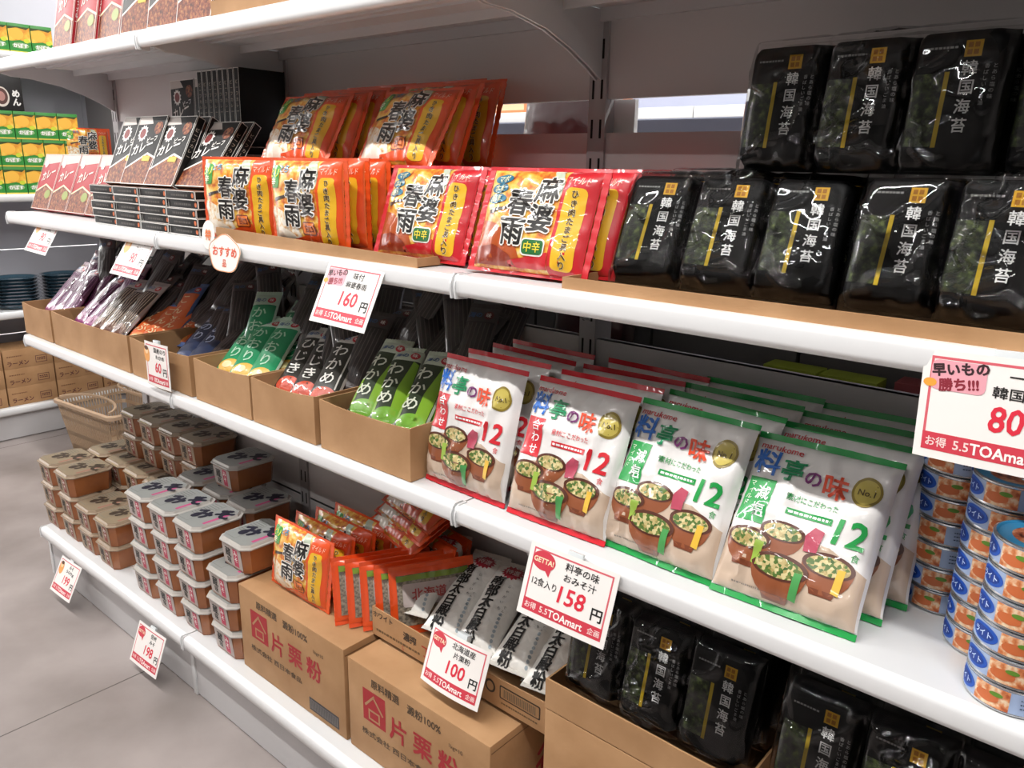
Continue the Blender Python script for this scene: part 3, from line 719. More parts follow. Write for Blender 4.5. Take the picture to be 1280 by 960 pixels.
for x0, x1, lb in ((-.028, .178, 'small open cardboard tray at the far left end holding purple bags'), (.192, .662, 'long open cardboard tray holding purple, brown and orange bags'),
                   (.676, .962, 'open cardboard tray with the 60 yen card, holding navy bags'), (.982, 1.203, 'open cardboard tray holding bright green seaweed bags'),
                   (1.210, 1.420, 'open cardboard tray holding black seaweed bags'), (1.437, 1.682, 'open cardboard tray holding lime green seaweed bags, nearest the soup packets')):
    tray(x0, x1, Z3, .094, .29, lb)
SB = {k: stick_bag(k, i+2) for i, k in enumerate(('green', 'black', 'wakame', 'lime', 'orange', 'blue', 'purple', 'brown', 'dim'))}
def sticks(kinds, x0, pitch, where, rows, yaw=25, tilt=57, z=.834, y=.048, dark=True):
    for r in range(rows):
        for i, k in enumerate(kinds):
            kk = k if r == 0 or not dark else ('dim' if r > 1 or k in ('wakame', 'black', 'blue', 'brown') else k)  # bags further back swap to the shade-darkened print
            col = {'green': 'green', 'black': 'black', 'wakame': 'black', 'lime': 'lime green', 'orange': 'orange', 'blue': 'navy blue', 'purple': 'purple striped', 'brown': 'dark brown', 'dim': 'shade-darkened brown'}[kk]
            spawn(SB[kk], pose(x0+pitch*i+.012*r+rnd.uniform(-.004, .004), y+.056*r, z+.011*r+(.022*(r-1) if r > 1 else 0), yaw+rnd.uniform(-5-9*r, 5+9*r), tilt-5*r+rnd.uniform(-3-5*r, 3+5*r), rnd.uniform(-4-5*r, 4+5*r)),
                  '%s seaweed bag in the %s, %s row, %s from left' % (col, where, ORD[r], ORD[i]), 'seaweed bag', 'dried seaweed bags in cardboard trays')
sticks(['purple', 'purple', 'purple'], .035, .058, 'far left tray', 4, tilt=44, yaw=12)
sticks(['purple', 'purple', 'brown', 'brown', 'brown'], .255, .058, 'long tray left half', 4, tilt=54, yaw=16)
sticks(['orange', 'orange', 'orange'], .555, .050, 'long tray right half', 4, tilt=63, yaw=22, z=.822, y=.060)
sticks(['blue', 'blue', 'dim'], .800, .058, '60 yen card tray', 4, yaw=26, z=.814, y=.060, tilt=64)
sticks(['green', 'green', 'green'], 1.028, .063, 'fourth tray from the left', 4, yaw=27)
sticks(['black', 'black', 'wakame'], 1.252, .062, 'fifth tray from the left', 4, yaw=28)
sticks(['lime', 'lime', 'lime'], 1.492, .066, 'tray beside the soup packets', 4, yaw=27)
# soup packets
SP = {'red': [soup_pack('red', 3), soup_pack('red', 9)], 'green': [soup_pack('green', 5), soup_pack('green', 12)]}
def soups(kind, base, n, dx, dy, lab, dt=-2.0):
    x, y, z, yaw, tilt = base
    for k in range(n):
        spawn(SP[kind][k % 2], pose(x+dx*k, y+dy*k, z+.001, yaw+rnd.uniform(-2, 2)*(k > 0), tilt+dt*k, rnd.uniform(-1.5, 1.5)*(k > 0)),
              '%s-topped white soup packet, %s from the front in the %s' % (kind, ORD[k], lab), 'soup packet', 'instant miso soup packets')
soups('red', (1.776, .034, Z3, -1, 14), 4, .006, .056, 'column beside the cardboard tray')
soups('red', (1.963, .030, Z3, 1, 21), 4, .010, .056, 'column behind the 158 yen card', -3)
soups('green', (2.128, .036, Z3, -2, 25), 4, .012, .056, 'column next to the red packets', -4)
soups('green', (2.303, .030, Z3, 1, 33), 4, .012, .054, 'column next to the tuna cans', -5)
# cans
CN = can_proto()
for s, (x, y, n, lb) in enumerate(((2.542, .046, 6, 'nearest stack at the shelf edge'), (2.502, .130, 7, 'middle stack behind the nearest one'), (2.437, .200, 7, 'dim stack next to the green soup packets'),
                                   (2.628, .070, 8, 'stack at the right photo edge'), (2.589, .150, 8, 'stack behind the one at the photo edge'), (2.527, .235, 8, 'rear stack against the back panel'))):
    for k in range(n):
        o = spawn(CN, Matrix.Translation((x+rnd.uniform(-.0012, .0012), y+rnd.uniform(-.0012, .0012), Z3+.0005+.0293*k)) @ Matrix.Rotation(R(62+rnd.uniform(-14, 14)), 4, 'Z'),
                  'blue tuna can, %s up in the %s' % (ORD[k], lb), 'can', 'stacked blue tuna cans')

# ================================================================== base shelf goods
TS, TB = tub_protos('silver'), tub_protos('brown')
def tub(kind, x, y, k, label, dz=0, yaw=0):
    spawn(TS if kind == 'silver' else TB, Matrix.Translation((x, y, Z4+.001+.0722*k+dz)) @ Matrix.Rotation(R(yaw), 4, 'Z'), label, 'miso tub', 'miso tubs with %s lids' % kind)
jj = lambda a=.003: rnd.uniform(-a, a)
for r, y in enumerate((.052, .196)):
    for c in range(4):
        x = .643+.1255*c+(.02 if c == 3 else 0)
        for k in range(4):
            if r == 1 and c == 3 and k == 3: continue
            e = (.022, .028) if (r == 0 and c == 3 and k == 3) else (0, 0)
            tub('silver', x+jj()+e[0], y+jj(.002)+e[1], k, 'silver-lidded miso tub, %s row, %s column from the left, %s layer up' % (['front', 'rear'][r], ORD[c], ORD[k]))
tub('silver', .775, .225, 4, 'dim silver-lidded miso tub set highest on the rear row')
for c in range(4):
    for k in range(3 if c < 2 else 2):
        tub('brown', .030+.128*c+jj(), .050+jj(.002), k, 'brown-lidded miso tub, front row, %s column from the shelf end, %s layer up' % (ORD[c], ORD[k]))
for c in range(4):
    for k in range(3):
        tub('brown', .045+.128*c+jj(), .192+jj(.002), k, 'brown-lidded miso tub, rear row, %s column from the shelf end, %s layer up' % (ORD[c], ORD[k]))
for c in range(4):
    for k in range(2):
        tub('brown', .175+.1225*c, .252, 3+k, 'brown-lidded miso tub on the high back pile, %s from left, %s layer' % (ORD[c], ['lower', 'upper'][k]))

# printed cartons
def carton_art(w, h):
    A = Art(); r = ink('#a8242c'); k = ink('#54422f')
    x = 4.5
    A.rect(x, h-11.5, x+6.5, h-4.6, r, 1); t = ink('#b08760')
    A.poly([(x+.5, h-8), (x+3.2, h-5.2), (x+3.5, h-5.5), (x+.8, h-8.4)], t, 2); A.poly([(x+3.2, h-5.4), (x+6.0, h-8.4), (x+5.6, h-8.7), (x+3.0, h-5.9)], t, 2)
    A.frame(x+1.6, h-10.9, x+4.9, h-8.6, .4, t, 2)
    for i, ch in enumerate('片栗粉'): A.txt(ch, x+10+6.6*i, h-9.3, 5.2, r, 2, .03)
    A.txt('原料精選', x+6.5, h-2.6, 2.0, k, 2, .02); A.txt('澱粉100%', x+17, h-3.0, 2.1, k, 2, .02); A.txt('1kg×10', x+25, h-5.0, 1.2, k, 2)
    A.txt('株式会社 西日本食品', x+9, h-14.2, 1.5, k, 2, .02, width=19)
    A.rect(x+21, 1.2, x+31, 4.2, ink('#3a3636'), 1); A.rect(x+21.4, 1.6, x+30.6, 3.8, ink('#77706e'), 2)
    for i in range(22): A.rect(x+21.7+i*.4, 1.7, x+21.7+i*.4+.17, 3.7, ink('#2c2828'), 3)
    return A
def carton(x0, y0, z0, x1, y1, z1, label, art=None, seam=True):
    q = MB(); m = KRAFT(); q.box(x0, y0, z0, x1, y1, z1, m); me = q.mesh('x', bevel=.003)
    mb = MB(); mb.add([v.co[:] for v in me.vertices], [list(p.vertices) for p in me.polygons], m)
    if art: wrap(mb, art, lambda u, v, hh: (x0+u, y0-hh, z0+v), planar=True)
    dk = ink('#6e5034'); ym = (y0+y1)/2
    wrap(mb, Art().rect(1, 0, (x1-x0)*100-1, .12, dk, 1), lambda u, v, hh: (x0+u, ym+v, z1+hh), planar=True)
    wrap(mb, Art().rect(.3, (z1-z0)*100-1.6, (y1-y0)*100-.3, (z1-z0)*100-1.45, dk, 1), lambda u, v, hh: (x1+hh, y0+u, z0+v), planar=True)
    wrap(mb, Art().txt('谷', 16, 9, 8, ink('#a8242c'), 1, .02), lambda u, v, hh: (x1+hh, y0+u, z0+v), planar=True)
    mb.open = True
    o = obj('carton', mb.mesh('carton', ang=30)); bpy.data.meshes.remove(me)
    return tag(o, label, 'carton', 'closed cartons on the base shelf')
carton(1.110, -.002, Z4+.001, 1.488, .322, .379, 'large closed carton with red lettering carrying the orange noodle packets', carton_art(38.6, 20.8))
carton(1.500, -.002, Z4+.001, 1.874, .322, .371, 'large closed carton with red lettering under the tray of white starch bags', carton_art(38.6, 20))
carton(1.985, -.004, Z4+.001, 2.30, .322, .505, 'tall plain carton under the tray of lower laver packs, at the bottom edge')
carton(2.475, .004, Z4+.001, 2.69, .322, .53, 'plain carton at the lower right corner')
# starch tray
PA = Art(); dk = ink('#3c3026')
PA.txt('ホワイト', 3.2, 4.9, 1.5, dk, 1, .03); PA.txt('濃搾', 11.0, 3.6, 1.9, dk, 1, .04); PA.lines(1.2, 14, 1.3, 1, .5, ink('#6a5238'), 1); PA.txt('丁', 15.5, 2.6, 2.6, ink('#a83828'), 1, .03); PA.txt('S', 9.0, .7, 1.4, ink('#a83828'), 1)
PA.rrect(34.0, 2.2, 43.0, 4.8, .3, dk, 1); PA.rrect(34.25, 2.45, 42.75, 4.55, .2, ink('#a5805a'), 2)
for i in range(18): PA.rect(35+.4*i, 2.7, 35.2+.4*i, 4.3, ink('#6a5a48'), 3)
PA.ell(31.8, 3.6, 1.2, 1.3, dk, 1); PA.ell(31.8, 3.6, .8, .9, ink('#a5805a'), 2); PA.lines(34.4, 42.4, 1.2, 1, .3, ink('#6a5238'), 1)
tray(1.488, 1.952, .3805, .062, .235, 'open cardboard tray with dark printing holding white starch bags', dip=.004, y0=.072, printed=PA)
FB = [flour_bag(3), flour_bag(8)]
for i, (x, y, z, yw, t, ro) in enumerate(((1.548, .110, .432, 14, 66, 2), (1.640, .112, .424, 14, 68, -2), (1.728, .108, .430, 12, 68, 2), (1.815, .108, .428, 10, 68, -2), (1.895, .106, .424, 8, 70, 3))):
    spawn(FB[i % 2], pose(x, y, z, yw, t, ro), 'white starch bag with red burst, %s from left on top in the printed tray' % ORD[i], 'starch bag', 'white starch bags')
for i in range(4):
    spawn(FB[(i+1) % 2], pose(1.60+.088*i, .145, .398, 12, 76), 'white starch bag in the lower layer of the printed tray, %s from the left' % ORD[i], 'starch bag', 'white starch bags')
spawn(SB['black'], pose(1.83, .235, .52, 60, 62), 'dark seaweed bag lying behind the white starch bags', 'seaweed bag')
# orange packets on the left carton
gQ = 'orange noodle packets on the left carton'
for k in range(4): noodle('orange', k, 'orange noodle packet standing on the left carton, %s from the front' % ORD[k], gQ, 1.262+.013*k, .055+.044*k, .381, 0, 8)
for k in range(3): noodle('orange', k, 'orange noodle packet tilted flat on top behind the standing ones, %s from the bottom' % ORD[k], gQ, 1.40+.012*k, .19+.012*k, .515+.026*k, -14, 62)
for k in range(2): noodle('orange', k+1, 'orange noodle packet leaning at the rear right of the left carton, %s' % ['left one', 'right one'][k], gQ, 1.455, .225+.045*k, .381, -10, 10)
# clear orange-framed bean bags standing edge on
BA = Art(); BA.frame(-8.6, .9, 8.6, 13.4, 1.0, film('#f0541e'), 2); BA.rect(-7.5, 2, 7.5, 12.4, mat('film_pale_net', '#8a7f70', .25, coat=1, bump=.003, rscale=150, ramp=[(.4, '#6a6258'), (.6, '#9f9482')]), 1)
BA.rrect(-6.4, 6, 5.0, 10.6, .5, ink('#c2b4b0'), 3); BA.txt('北海道', -1.0, 8.4, 2.4, ink('#b04a48'), 4, .03); BA.rect(-7.5, 11.2, 7.5, 12.3, film('#7c9a34'), 3)
BB = make_bag('bean_bag', .175, .142, .018, film('#e8642c'), BA, seal=.008, side=.007, seal_m=film('#f0541e'), side_m=film('#f0541e'), wr=.0020, seed=6)
for k in range(5):
    spawn(BB, pose(1.452+.026*k+.004*k, .115+.012*k, .381 if k < 1 else .383, 62, 10), 'orange-edged clear bag standing edge on between noodle packets and starch bags, %s from the left' % ORD[k], 'snack bag', 'orange-edged clear bags')
# lower laver packs in their tray
tray(1.985, 2.30, .506, .050, .30, 'open plain cardboard tray holding the lower laver packs', dip=0, y0=-.004)
gM = 'black laver packs on the base shelf'
for k in range(5):
    spawn(L3, pose(2.146+.004*k, .034+.046*k, .546+.006*k, 0, 12-2*k), 'black laver three-pack in the lower tray, left line, %s from the front' % ORD[k], 'laver multipack', gM)
L1 = LV(1)
for k in range(5):
    spawn(L3, pose(2.462+.003*k, .030+.046*k, .548+.006*k, 0, 12-2*k), 'black laver three-pack in the lower right line, %s from the front' % ORD[k], 'laver multipack', gM)

# ================================================================== price cards
CARDS = [((.252, -.035, 1.043, 1.7, 31.7, -2), ('90', '板のり', '10枚', 'face'), 'leftmost price card reading 90 on the upper middle shelf'),
         ((.790, -.042, 1.035, 0, 32.7, -1), ('90', 'ビーフ', 'カレー', 'face'), 'price card reading 90 under the black curry box stack'),
         ((1.579, -.056, 1.036, 1, 26, -1), ('160', '味付', '麻婆春雨', 'hurry'), 'price card reading 160 hanging under the noodle packets'),
         ((2.500, -.027, 1.032, -8, 4, 3), ('80', '一番', '韓国のり', 'hurry'), 'large price card reading 80 at the right photo edge'),
         ((.862, -.018, .787, 0, 1, 1), ('60', '国産のり', 'わかめ', 'face'), 'price card reading 60 standing against a cardboard tray'),
         ((2.038, -.049, .682, 6, 16, -3), ('158', '料亭の味', 'おみそ汁', 'getta', '12食入り'), 'price card reading 158 under the soup packets'),
         ((1.752, .022, .398, 0, 20, 0), ('100', '北海道産', '片栗粉', 'getta'), 'curled price card reading 100 stuck on the printed starch tray'),
         ((.243, -.092, .044, -1, 28, 3), ('199', 'みそ', '500g', 'face'), 'left lower price card hanging below the brown miso tubs'),
         ((.755, -.086, .035, 0, 22, 2), ('198', '信州', 'みそ', 'getta'), 'lower price card with red bubble below the silver miso tubs')]
for P, a, lb in CARDS:
    left = a[4] if len(a) > 4 else None
    W = 11 if a[0] == '60' else 14
    pr = card_proto(*a[:4], W=W, curl=.008 if a[0] == '100' else .0015, left=left)
    spawn(pr, pose(*P), lb, 'price card', 'handwritten price cards')
q = MB(); OA = Art(); yw = mat('cloud_sign_card', '#f5efe6', .5)
def blob(n=40):
    p = []
    for i in range(n):
        a = 2*math.pi*i/n; x, y = 5.6*math.cos(a), 3.6*math.sin(a); k = 1+.05*math.sin(5*a)
        p.append((x*k+.8, y*k+4))
    return p
pts = blob(); q.prism([(x*.01, y*.01) for x, y in pts], -.0004, .0006, 'y', yw)
q.prism([(-.052+.024*math.cos(R(a)), .072+.028*math.sin(R(a))) for a in range(0, 360, 20)], -.0008, -.0003, 'y', yw)
OA.txt('おすすめ', .9, 4.4, 2.1, ink('#dc5a3c'), 1, .04, width=8.5); OA.txt('品', .9, 2.2, 1.6, ink('#dc5a3c'), 1, .03); OA.txt('特', -5.1, 7.2, 2.2, ink('#e8783c'), 5, .04)
for i in range(len(pts)):
    (xa, ya), (xb, yb) = pts[i], pts[(i+1) % len(pts)]; s = .95
    OA.poly([(xa, ya), (xb, yb), (.8+(xb-.8)*s, 4+(yb-4)*s), (.8+(xa-.8)*s, 4+(ya-4)*s)], ink('#e8a070'), 1)
wrap(q, OA, lambda u, v, h: (u, -.0005-h, v), planar=True); q.open = True
o = obj('cloud_sign', q.mesh('cloud_sign', smooth=False)); o.matrix_world = pose(1.18, -.022, 1.077, 0, 6, 0)
tag(o, 'cloud-shaped white sign with orange lettering on the shelf edge', 'sign')

# ================================================================== left: second gondola at right angles
FX = -1.5
lf = obj('side_gondola', None); lf.matrix_world = Matrix.Translation((FX-.42, -.6, 0))
tag(lf, 'pale grey frame of the second gondola standing across the aisle end', 'shelving frame')
pg = mat('pale_panel_paint', '#c6c6cf', .5)
for k, (z0, z1) in enumerate(((.04, .42), (.424, .84), (.844, 1.24), (1.244, 1.66), (1.664, 2.05))):
    q = MB(); q.box(0, 0, z0, .012, 1.62, z1, pg); obj('back_panel', q.mesh('back_panel', smooth=False), lf)
for y in (0, .9, 1.6):
    q = MB(); q.box(-.03, y, 0, .016, y+.034, 2.05, pg); obj('upright', q.mesh('upright', smooth=False), lf)
for z, lb in ((1.125, 'holding green and orange cartons'), (.60, 'holding teal plastic trays'), (1.73, 'at the top left, holding one row of green cartons')):
    s = obj('side_shelf', None); s.matrix_world = Matrix.Translation((FX, -.6, z)); tag(s, 'white shelf of the second gondola %s' % lb, 'shelf', 'shelves of the second gondola')
    q = MB(); q.box(-.40, .002, -.003, 0, 1.60, 0, STEEL()); obj('shelf_deck', q.mesh('shelf_deck', smooth=False), s)
    q = MB(); q.prism([(-.004, .001), (.010, .001), (.014, -.006), (.014, -.026), (.008, -.033), (-.004, -.033)], .002, 1.60, 'y', STEEL_W()); obj('price_rail', q.mesh('price_rail', ang=50), s)
s = obj('side_base_shelf', None); s.matrix_world = Matrix.Translation((FX, -.6, .155)); tag(s, 'white base shelf of the second gondola under the stacked cartons', 'shelf', 'shelves of the second gondola')
q = MB(); q.box(-.40, .002, -.003, .02, 1.60, 0, STEEL()); obj('shelf_deck', q.mesh('shelf_deck', smooth=False), s)
q = MB(); q.prism([(.016, .001), (.03, .001), (.034, -.006), (.034, -.026), (.028, -.033), (.016, -.033)], .002, 1.60, 'y', STEEL_W()); obj('price_rail', q.mesh('price_rail', ang=50), s)
q = MB(); q.box(.006, .002, -.150, .010, 1.60, -.033, mat('kick_panel_grey', '#c2c0c1', .4)); obj('kick_panel', q.mesh('kick_panel', smooth=False), s)
def vp(yaw, x, y, z): return pose(x, y, z, yaw, 0, 0)
# green juice cartons (front turned towards +X)
GA = Art(); GA.rect(-4.3, 4.6, 4.3, 10.6, mat('print_citrus_photo', '#f0b02c', .4, coat=.3, rscale=40, ramp=[(.3, '#d9862a'), (.7, '#f8d860'), (.5, '#f0b43a')]), 1)
GA.ell(-1.2, 7.6, 2.9, 2.3, ink('#f6bc48'), 2); GA.poly([(-4.3, 9.4), (-1, 10.2), (3, 9.6), (4.3, 10.6), (-4.3, 10.6)], ink('#3c4a1c'), 2)
GA.poly([(-4.3, .6), (4.3, .6), (4.3, 4.2), (0, 5.2), (-4.3, 4.4)], ink('#2c8a34'), 3); GA.ell(2.6, 5.0, 1.2, .9, ink('#cfd83c'), 4)
GA.ell(0, 2.9, 3.4, 1.2, ink('#8fb87c'), 4); GA.txt('かぼす', 0, 2.9, 2.0, ink('#f6f6ec'), 5, .05, out=(ink('#1c4a24'), .08)); GA.rect(-4.3, 0, 4.3, .7, ink('#e0c850'), 2)
GB = flatbox('juice_carton', .088, .119, .088, mat('carton_green', '#3c8a3c', .4), GA)
gG = 'green and orange juice cartons'
for r in range(3):
    for c in range(6):
        y = .335+.0905*c-(.02 if r == 2 else 0)
        spawn(GB, vp(90, FX-.05, y, 1.126+.1195*r), 'green and orange juice carton, %s layer up, %s from the left edge of the photo' % (ORD[r], ORD[c]), 'juice carton', gG)
for c in range(4): spawn(GB, vp(90, FX-.05, .43+.0905*c, 1.731), 'green and orange juice carton on the highest side shelf, %s from the left' % ORD[c], 'juice carton', gG)
for c in range(3): spawn(GB, vp(90, FX-.145, .40+.0905*c, 1.731), 'green and orange juice carton, rear row of the highest side shelf, %s from left' % ORD[c], 'juice carton', gG)
BX = Art(); BX.ell(-1.5, 5.6, 3.2, 4.2, ink('#d8cfc4'), 1); BX.ell(-1.5, 5.8, 2.6, 3.4, ink('#5a3a34'), 2); BX.ell(-1.5, 5.8, 1.5, 2.0, ink('#b08078'), 3); BX.vtxt('めん', 4.4, 7.2, 3.4, ink('#e8e6e2'), 2, .05)
for i, y in enumerate((.37, .522)):
    spawn(flatbox('noodle_bowl_box', .142, .165, .10, mat('carton_dark', '#1c1a1a', .4), BX), vp(90, FX-.06, y, 1.4855), ['black box with a bowl picture at the left photo edge on the juice cartons', 'black box with a bowl picture and white lettering standing on the juice cartons'][i], 'box', 'black boxes with a bowl picture')
noodle('orange', 2, 'orange noodle packet standing upright at the end of the juice cartons', None, FX+.0, .84, 1.27, 80, 0)
for r in range(2): spawn(GB, vp(90, FX-.05, .875, 1.126+.1195*r), 'green and orange juice carton under the upright orange packet, %s one' % ['lower', 'upper'][r], 'juice carton', gG)
# teal trays
q = MB(); tl = mat('teal_clear_plastic', '#3c5868', .12, coat=.8); q.lathe([(.055, 0), (.085, .004), (.095, .014), (.101, .0155), (.101, .0168), (.093, .016), (.083, .006), (.0001, .003)], tl, 32, cap=False); q.open = True
TP = [('plastic_plate', q.mesh('plastic_plate'), None, None, None)]
for i, y in enumerate((.27, .49, .70)):
    for k in range(9): spawn(TP, Matrix.Translation((FX-.115, y, .6005+.0158*k)), 'teal clear plastic plate, %s from the bottom, %s stack from the left' % (ORD[k], ORD[i]), 'plate', 'stacked teal plastic plates')
# brown cartons of the second gondola
CA = Art(); kd = ink('#5a2c2c')
CA.txt('ラーメン', 6, 2.4, 2.6, kd, 1, .03, width=9); CA.lines(1.5, 8, 5.5, 1, .5, ink('#7a5238'), 1); CA.frame(13.5, 1.5, 18.5, 4.8, .25, kd, 1); CA.lines(14.2, 18, 3.4, 2, .45, kd, 1)
CC = flatbox('brown_carton', .21, .088, .2, KRAFT(), None)
def carton_small():
    return flatbox('brown_carton', .21, .088, .2, KRAFT(), Art_shift(CA, -10.5))
def Art_shift(a, dx):
    o = Art(); o.l = [([(x+dx, y) for x, y in v], f, m, l) for v, f, m, l in a.l]; return o
CC = carton_small()
for c in range(4):
    for r in range(3 if c != 2 else 3):
        spawn(CC, vp(90, FX-.10, .245+.216*c, .156+.0885*r), 'small brown carton on the side base shelf, %s layer up, %s stack from left' % (ORD[r], ORD[c]), 'carton', 'small brown cartons')
# corner partition
slab('wall_partition', -1.95, 1.02, 0, -.02, 1.08, 2.05, m=mat('partition_grey', '#a29c9c', .6))
# shopping basket
bk = mat('beige_basket_plastic', '#b79c80', .45)
def basket():
    w, d, h = .235, .165, .235; pro = []
    q = MB(); n = 13
    def ring(a, b, z, r=.03):
        p = []
        for cx, cy, a0 in ((a-r, -b+r, -90), (a-r, b-r, 0), (-a+r, b-r, 90), (-a+r, -b+r, 180)):
            p += [(cx+r*math.cos(R(a0+t)), cy+r*math.sin(R(a0+t)), z) for t in (0, 30, 60, 90)]
        return p
    def band(z0, z1, t=.0025):
        k0, k1 = .82+.18*z0/h, .82+.18*z1/h
        A_, B_ = ring(w*k0, d*k0, z0), ring(w*k1, d*k1, z1); C_, D_ = ring(w*k0-t, d*k0-t, z0), ring(w*k1-t, d*k1-t, z1); N = len(A_)
        fs = []
        for i in range(N):
            j = (i+1) % N
            fs += [(i, j, N+j, N+i), (2*N+i, 3*N+i, 3*N+j, 2*N+j), (N+i, N+j, 3*N+j, 3*N+i), (i, 2*N+i, 2*N+j, j)]
        q.add(A_+B_+C_+D_, fs, bk)
    band(0, .03); band(.075, .095); band(.15, .165); band(.195, .205); band(.222, h)
    # vertical ribs leave the lattice open
    for side in range(4):
        L = w if side % 2 == 0 else d; m_ = int(L*2*.82/.0125)
        for i in range(m_+1):
            u = -1+2*i/m_
            for z0, z1 in ((.0, h-.01),):
                pts = []
                for z in (z0, z1):
                    k = .82+.18*z/h; a, b = w*k-.001, d*k-.001
                    if side == 0: pts.append((u*(a-.02), -b, z))
                    elif side == 2: pts.append((u*(a-.02), b, z))
                    elif side == 1: pts.append((a, u*(b-.02), z))
                    else: pts.append((-a, u*(b-.02), z))
                (x0, y0, _), (x1, y1, _) = pts; e = .0036
                dx, dy = (e, .001) if side % 2 == 0 else (.001, e)
                q.add([(x0-dx, y0-dy, z0), (x0+dx, y0-dy, z0), (x0+dx, y0+dy, z0), (x0-dx, y0+dy, z0), (x1-dx, y1-dy, z1), (x1+dx, y1-dy, z1), (x1+dx, y1+dy, z1), (x1-dx, y1+dy, z1)],
                      [(0, 1, 5, 4), (1, 2, 6, 5), (2, 3, 7, 6), (3, 0, 4, 7), (0, 3, 2, 1), (4, 5, 6, 7)], bk)
    q.box(-w*.80, -d*.80, 0, w*.80, d*.80, .003, bk)
    pro.append(('shopping_basket', q.mesh('shopping_basket', smooth=False), None, None, None))
    r = MB(); t = .009
    O_, I_ = ring(w+t, d+t, h), ring(w-.003, d-.003, h); O2, I2 = ring(w+t, d+t, h-.014), ring(w-.003, d-.003, h+.004); N = len(O_); fs = []
    for i in range(N):
        j = (i+1) % N; fs += [(i, j, 3*N+j, 3*N+i), (2*N+i, 2*N+j, j, i), (3*N+i, 3*N+j, N+j, N+i), (N+i, N+j, 2*N+j, 2*N+i)]
    r.add(O_+I_+O2+I2, fs, mat('pale_rim_plastic', '#c9ac90', .4)); pro.append(('rim', r.mesh('rim', ang=50), 0, None, None))
    for sg in (-1, 1):
        hd = MB(); pts = []
        for a in range(0, 181, 12): pts.append(((w-.03)*math.cos(R(a)), sg*(d-.012-.10*math.sin(R(a))*.9), h+.012+.012*math.sin(R(a))))
        for i in range(len(pts)-1):
            p, q2 = Vector(pts[i]), Vector(pts[i+1]); T = (q2-p).normalized(); s_ = T.cross(Vector((0, 0, 1))).normalized()*.005; u_ = Vector((0, 0, .004))
            vs = [p-s_-u_, p+s_-u_, p+s_+u_, p-s_+u_, q2-s_-u_, q2+s_-u_, q2+s_+u_, q2-s_+u_]
            hd.add([v[:] for v in vs], [(0, 1, 5, 4), (1, 2, 6, 5), (2, 3, 7, 6), (3, 0, 4, 7), (0, 3, 2, 1), (4, 5, 6, 7)], mat('pale_rim_plastic', '#c9ac90', .4))
        pro.append(('handle', hd.mesh('handle', smooth=False), 0, None, None))
    return pro
spawn(basket(), Matrix.Translation((-1.0, .64, 0)) @ Matrix.Rotation(R(6), 4, 'Z'), 'beige plastic shopping basket on the floor at the end of the gondola', 'shopping basket')

# ================================================================== what shows through the gaps
YB = 1.75
g3 = obj('far_gondola', None); g3.matrix_world = Matrix.Translation((0, YB+.42, 0)); tag(g3, 'bluish grey back wall of the gondola seen through the panel gap', 'shelving frame')
for z0, z1 in ((0, 1.0), (1.003, 1.49), (1.493, 1.9)):
    q = MB(); q.box(-1.6, 0, z0, 2.6, .01, z1, mat('blue_grey_panel', '#a6abc0', .5)); obj('back_panel', q.mesh('back_panel', smooth=False), g3)
for i, (xa, xb) in enumerate(((-1.6, -.1), (-.1, 1.2), (1.2, 2.6))):
    s = obj('far_shelf', None); s.matrix_world = Matrix.Translation((xa, YB, 1.497)); tag(s, 'bright white shelf edge seen through the gap, %s one from the left' % ORD[i], 'shelf', 'shelf edges seen through the gap')
    q = MB(); q.box(.002, 0, -.003, xb-xa-.002, .41, 0, STEEL()); obj('shelf_deck', q.mesh('shelf_deck', smooth=False), s)
    q = MB(); q.prism([(0, 0), (-.012, -.002), (-.014, -.02), (-.012, -.038), (0, -.038)], .002, xb-xa-.002, 'x', STEEL_W()); obj('price_rail', q.mesh('price_rail', ang=50), s)
ob_ = flatbox('orange_carton', .2, .12, .1, mat('carton_pale_orange', '#d88a5c', .5), Art().rect(-8, 1, 8, 6, ink('#f0c8a0'), 1).txt('みかん', 0, 8.5, 3, ink('#8c3a20'), 1, .03))
for k in range(9): spawn(ob_, pose(-.95+.215*k, YB+.07, 1.498, 0, 0), 'pale orange carton glimpsed through the panel gap, %s from the left' % ORD[k], 'carton', 'cartons seen through the gap')
# back side shelf of our own gondola
for i, (z, lb) in enumerate(((.86, 'lower rear side shelf seen through the dark gap'), (1.235, 'upper rear side shelf'))):
    for b in range(3):
        q = MB(); q.box(.9*b+.003, .376, z-.026, .9*b+.897, .72, z, STEEL()); o = obj('rear_shelf', q.mesh('rear_shelf', smooth=False)); tag(o, 'white %s, %s bay from the left' % (lb, ORD[b]), 'shelf', 'rear side shelves')
bd = make_bag('snack_bag', .20, .24, .05, mat('film_maroon', '#2e0c0e', .3, coat=.5, bump=.002), Art().rect(-8, 4, 8, 18, film('#421014'), 1), seal=.01, seal_m=film('#220809'), seed=3)
spawn(bd, pose(1.63, .44, 1.236, 0, 8), 'maroon snack bag seen through the bright gap left of the upright', 'snack bag')
spawn(bd, pose(1.70, .47, .861, 0, 8), 'dark maroon snack bag seen through the lower gap', 'snack bag')
lm = flatbox('lime_box', .09, .112, .05, mat('carton_lime', '#a9b83c', .5), Art().rect(-5, 1, 5, 7, ink('#dfe86a'), 1))
for k, (x, l) in enumerate(((2.12, 'left'), (2.215, 'right'))): spawn(lm, pose(x, .48, .861, 0, 0), 'lime green box seen through the lower gap, %s one' % l, 'box', 'lime boxes seen through the gap')
pkb = flatbox('pink_box', .05, .120, .05, mat('carton_pink', '#9c4a4c', .5), Art().rect(-3, 1, 3, 6, ink('#c8a08c'), 1))
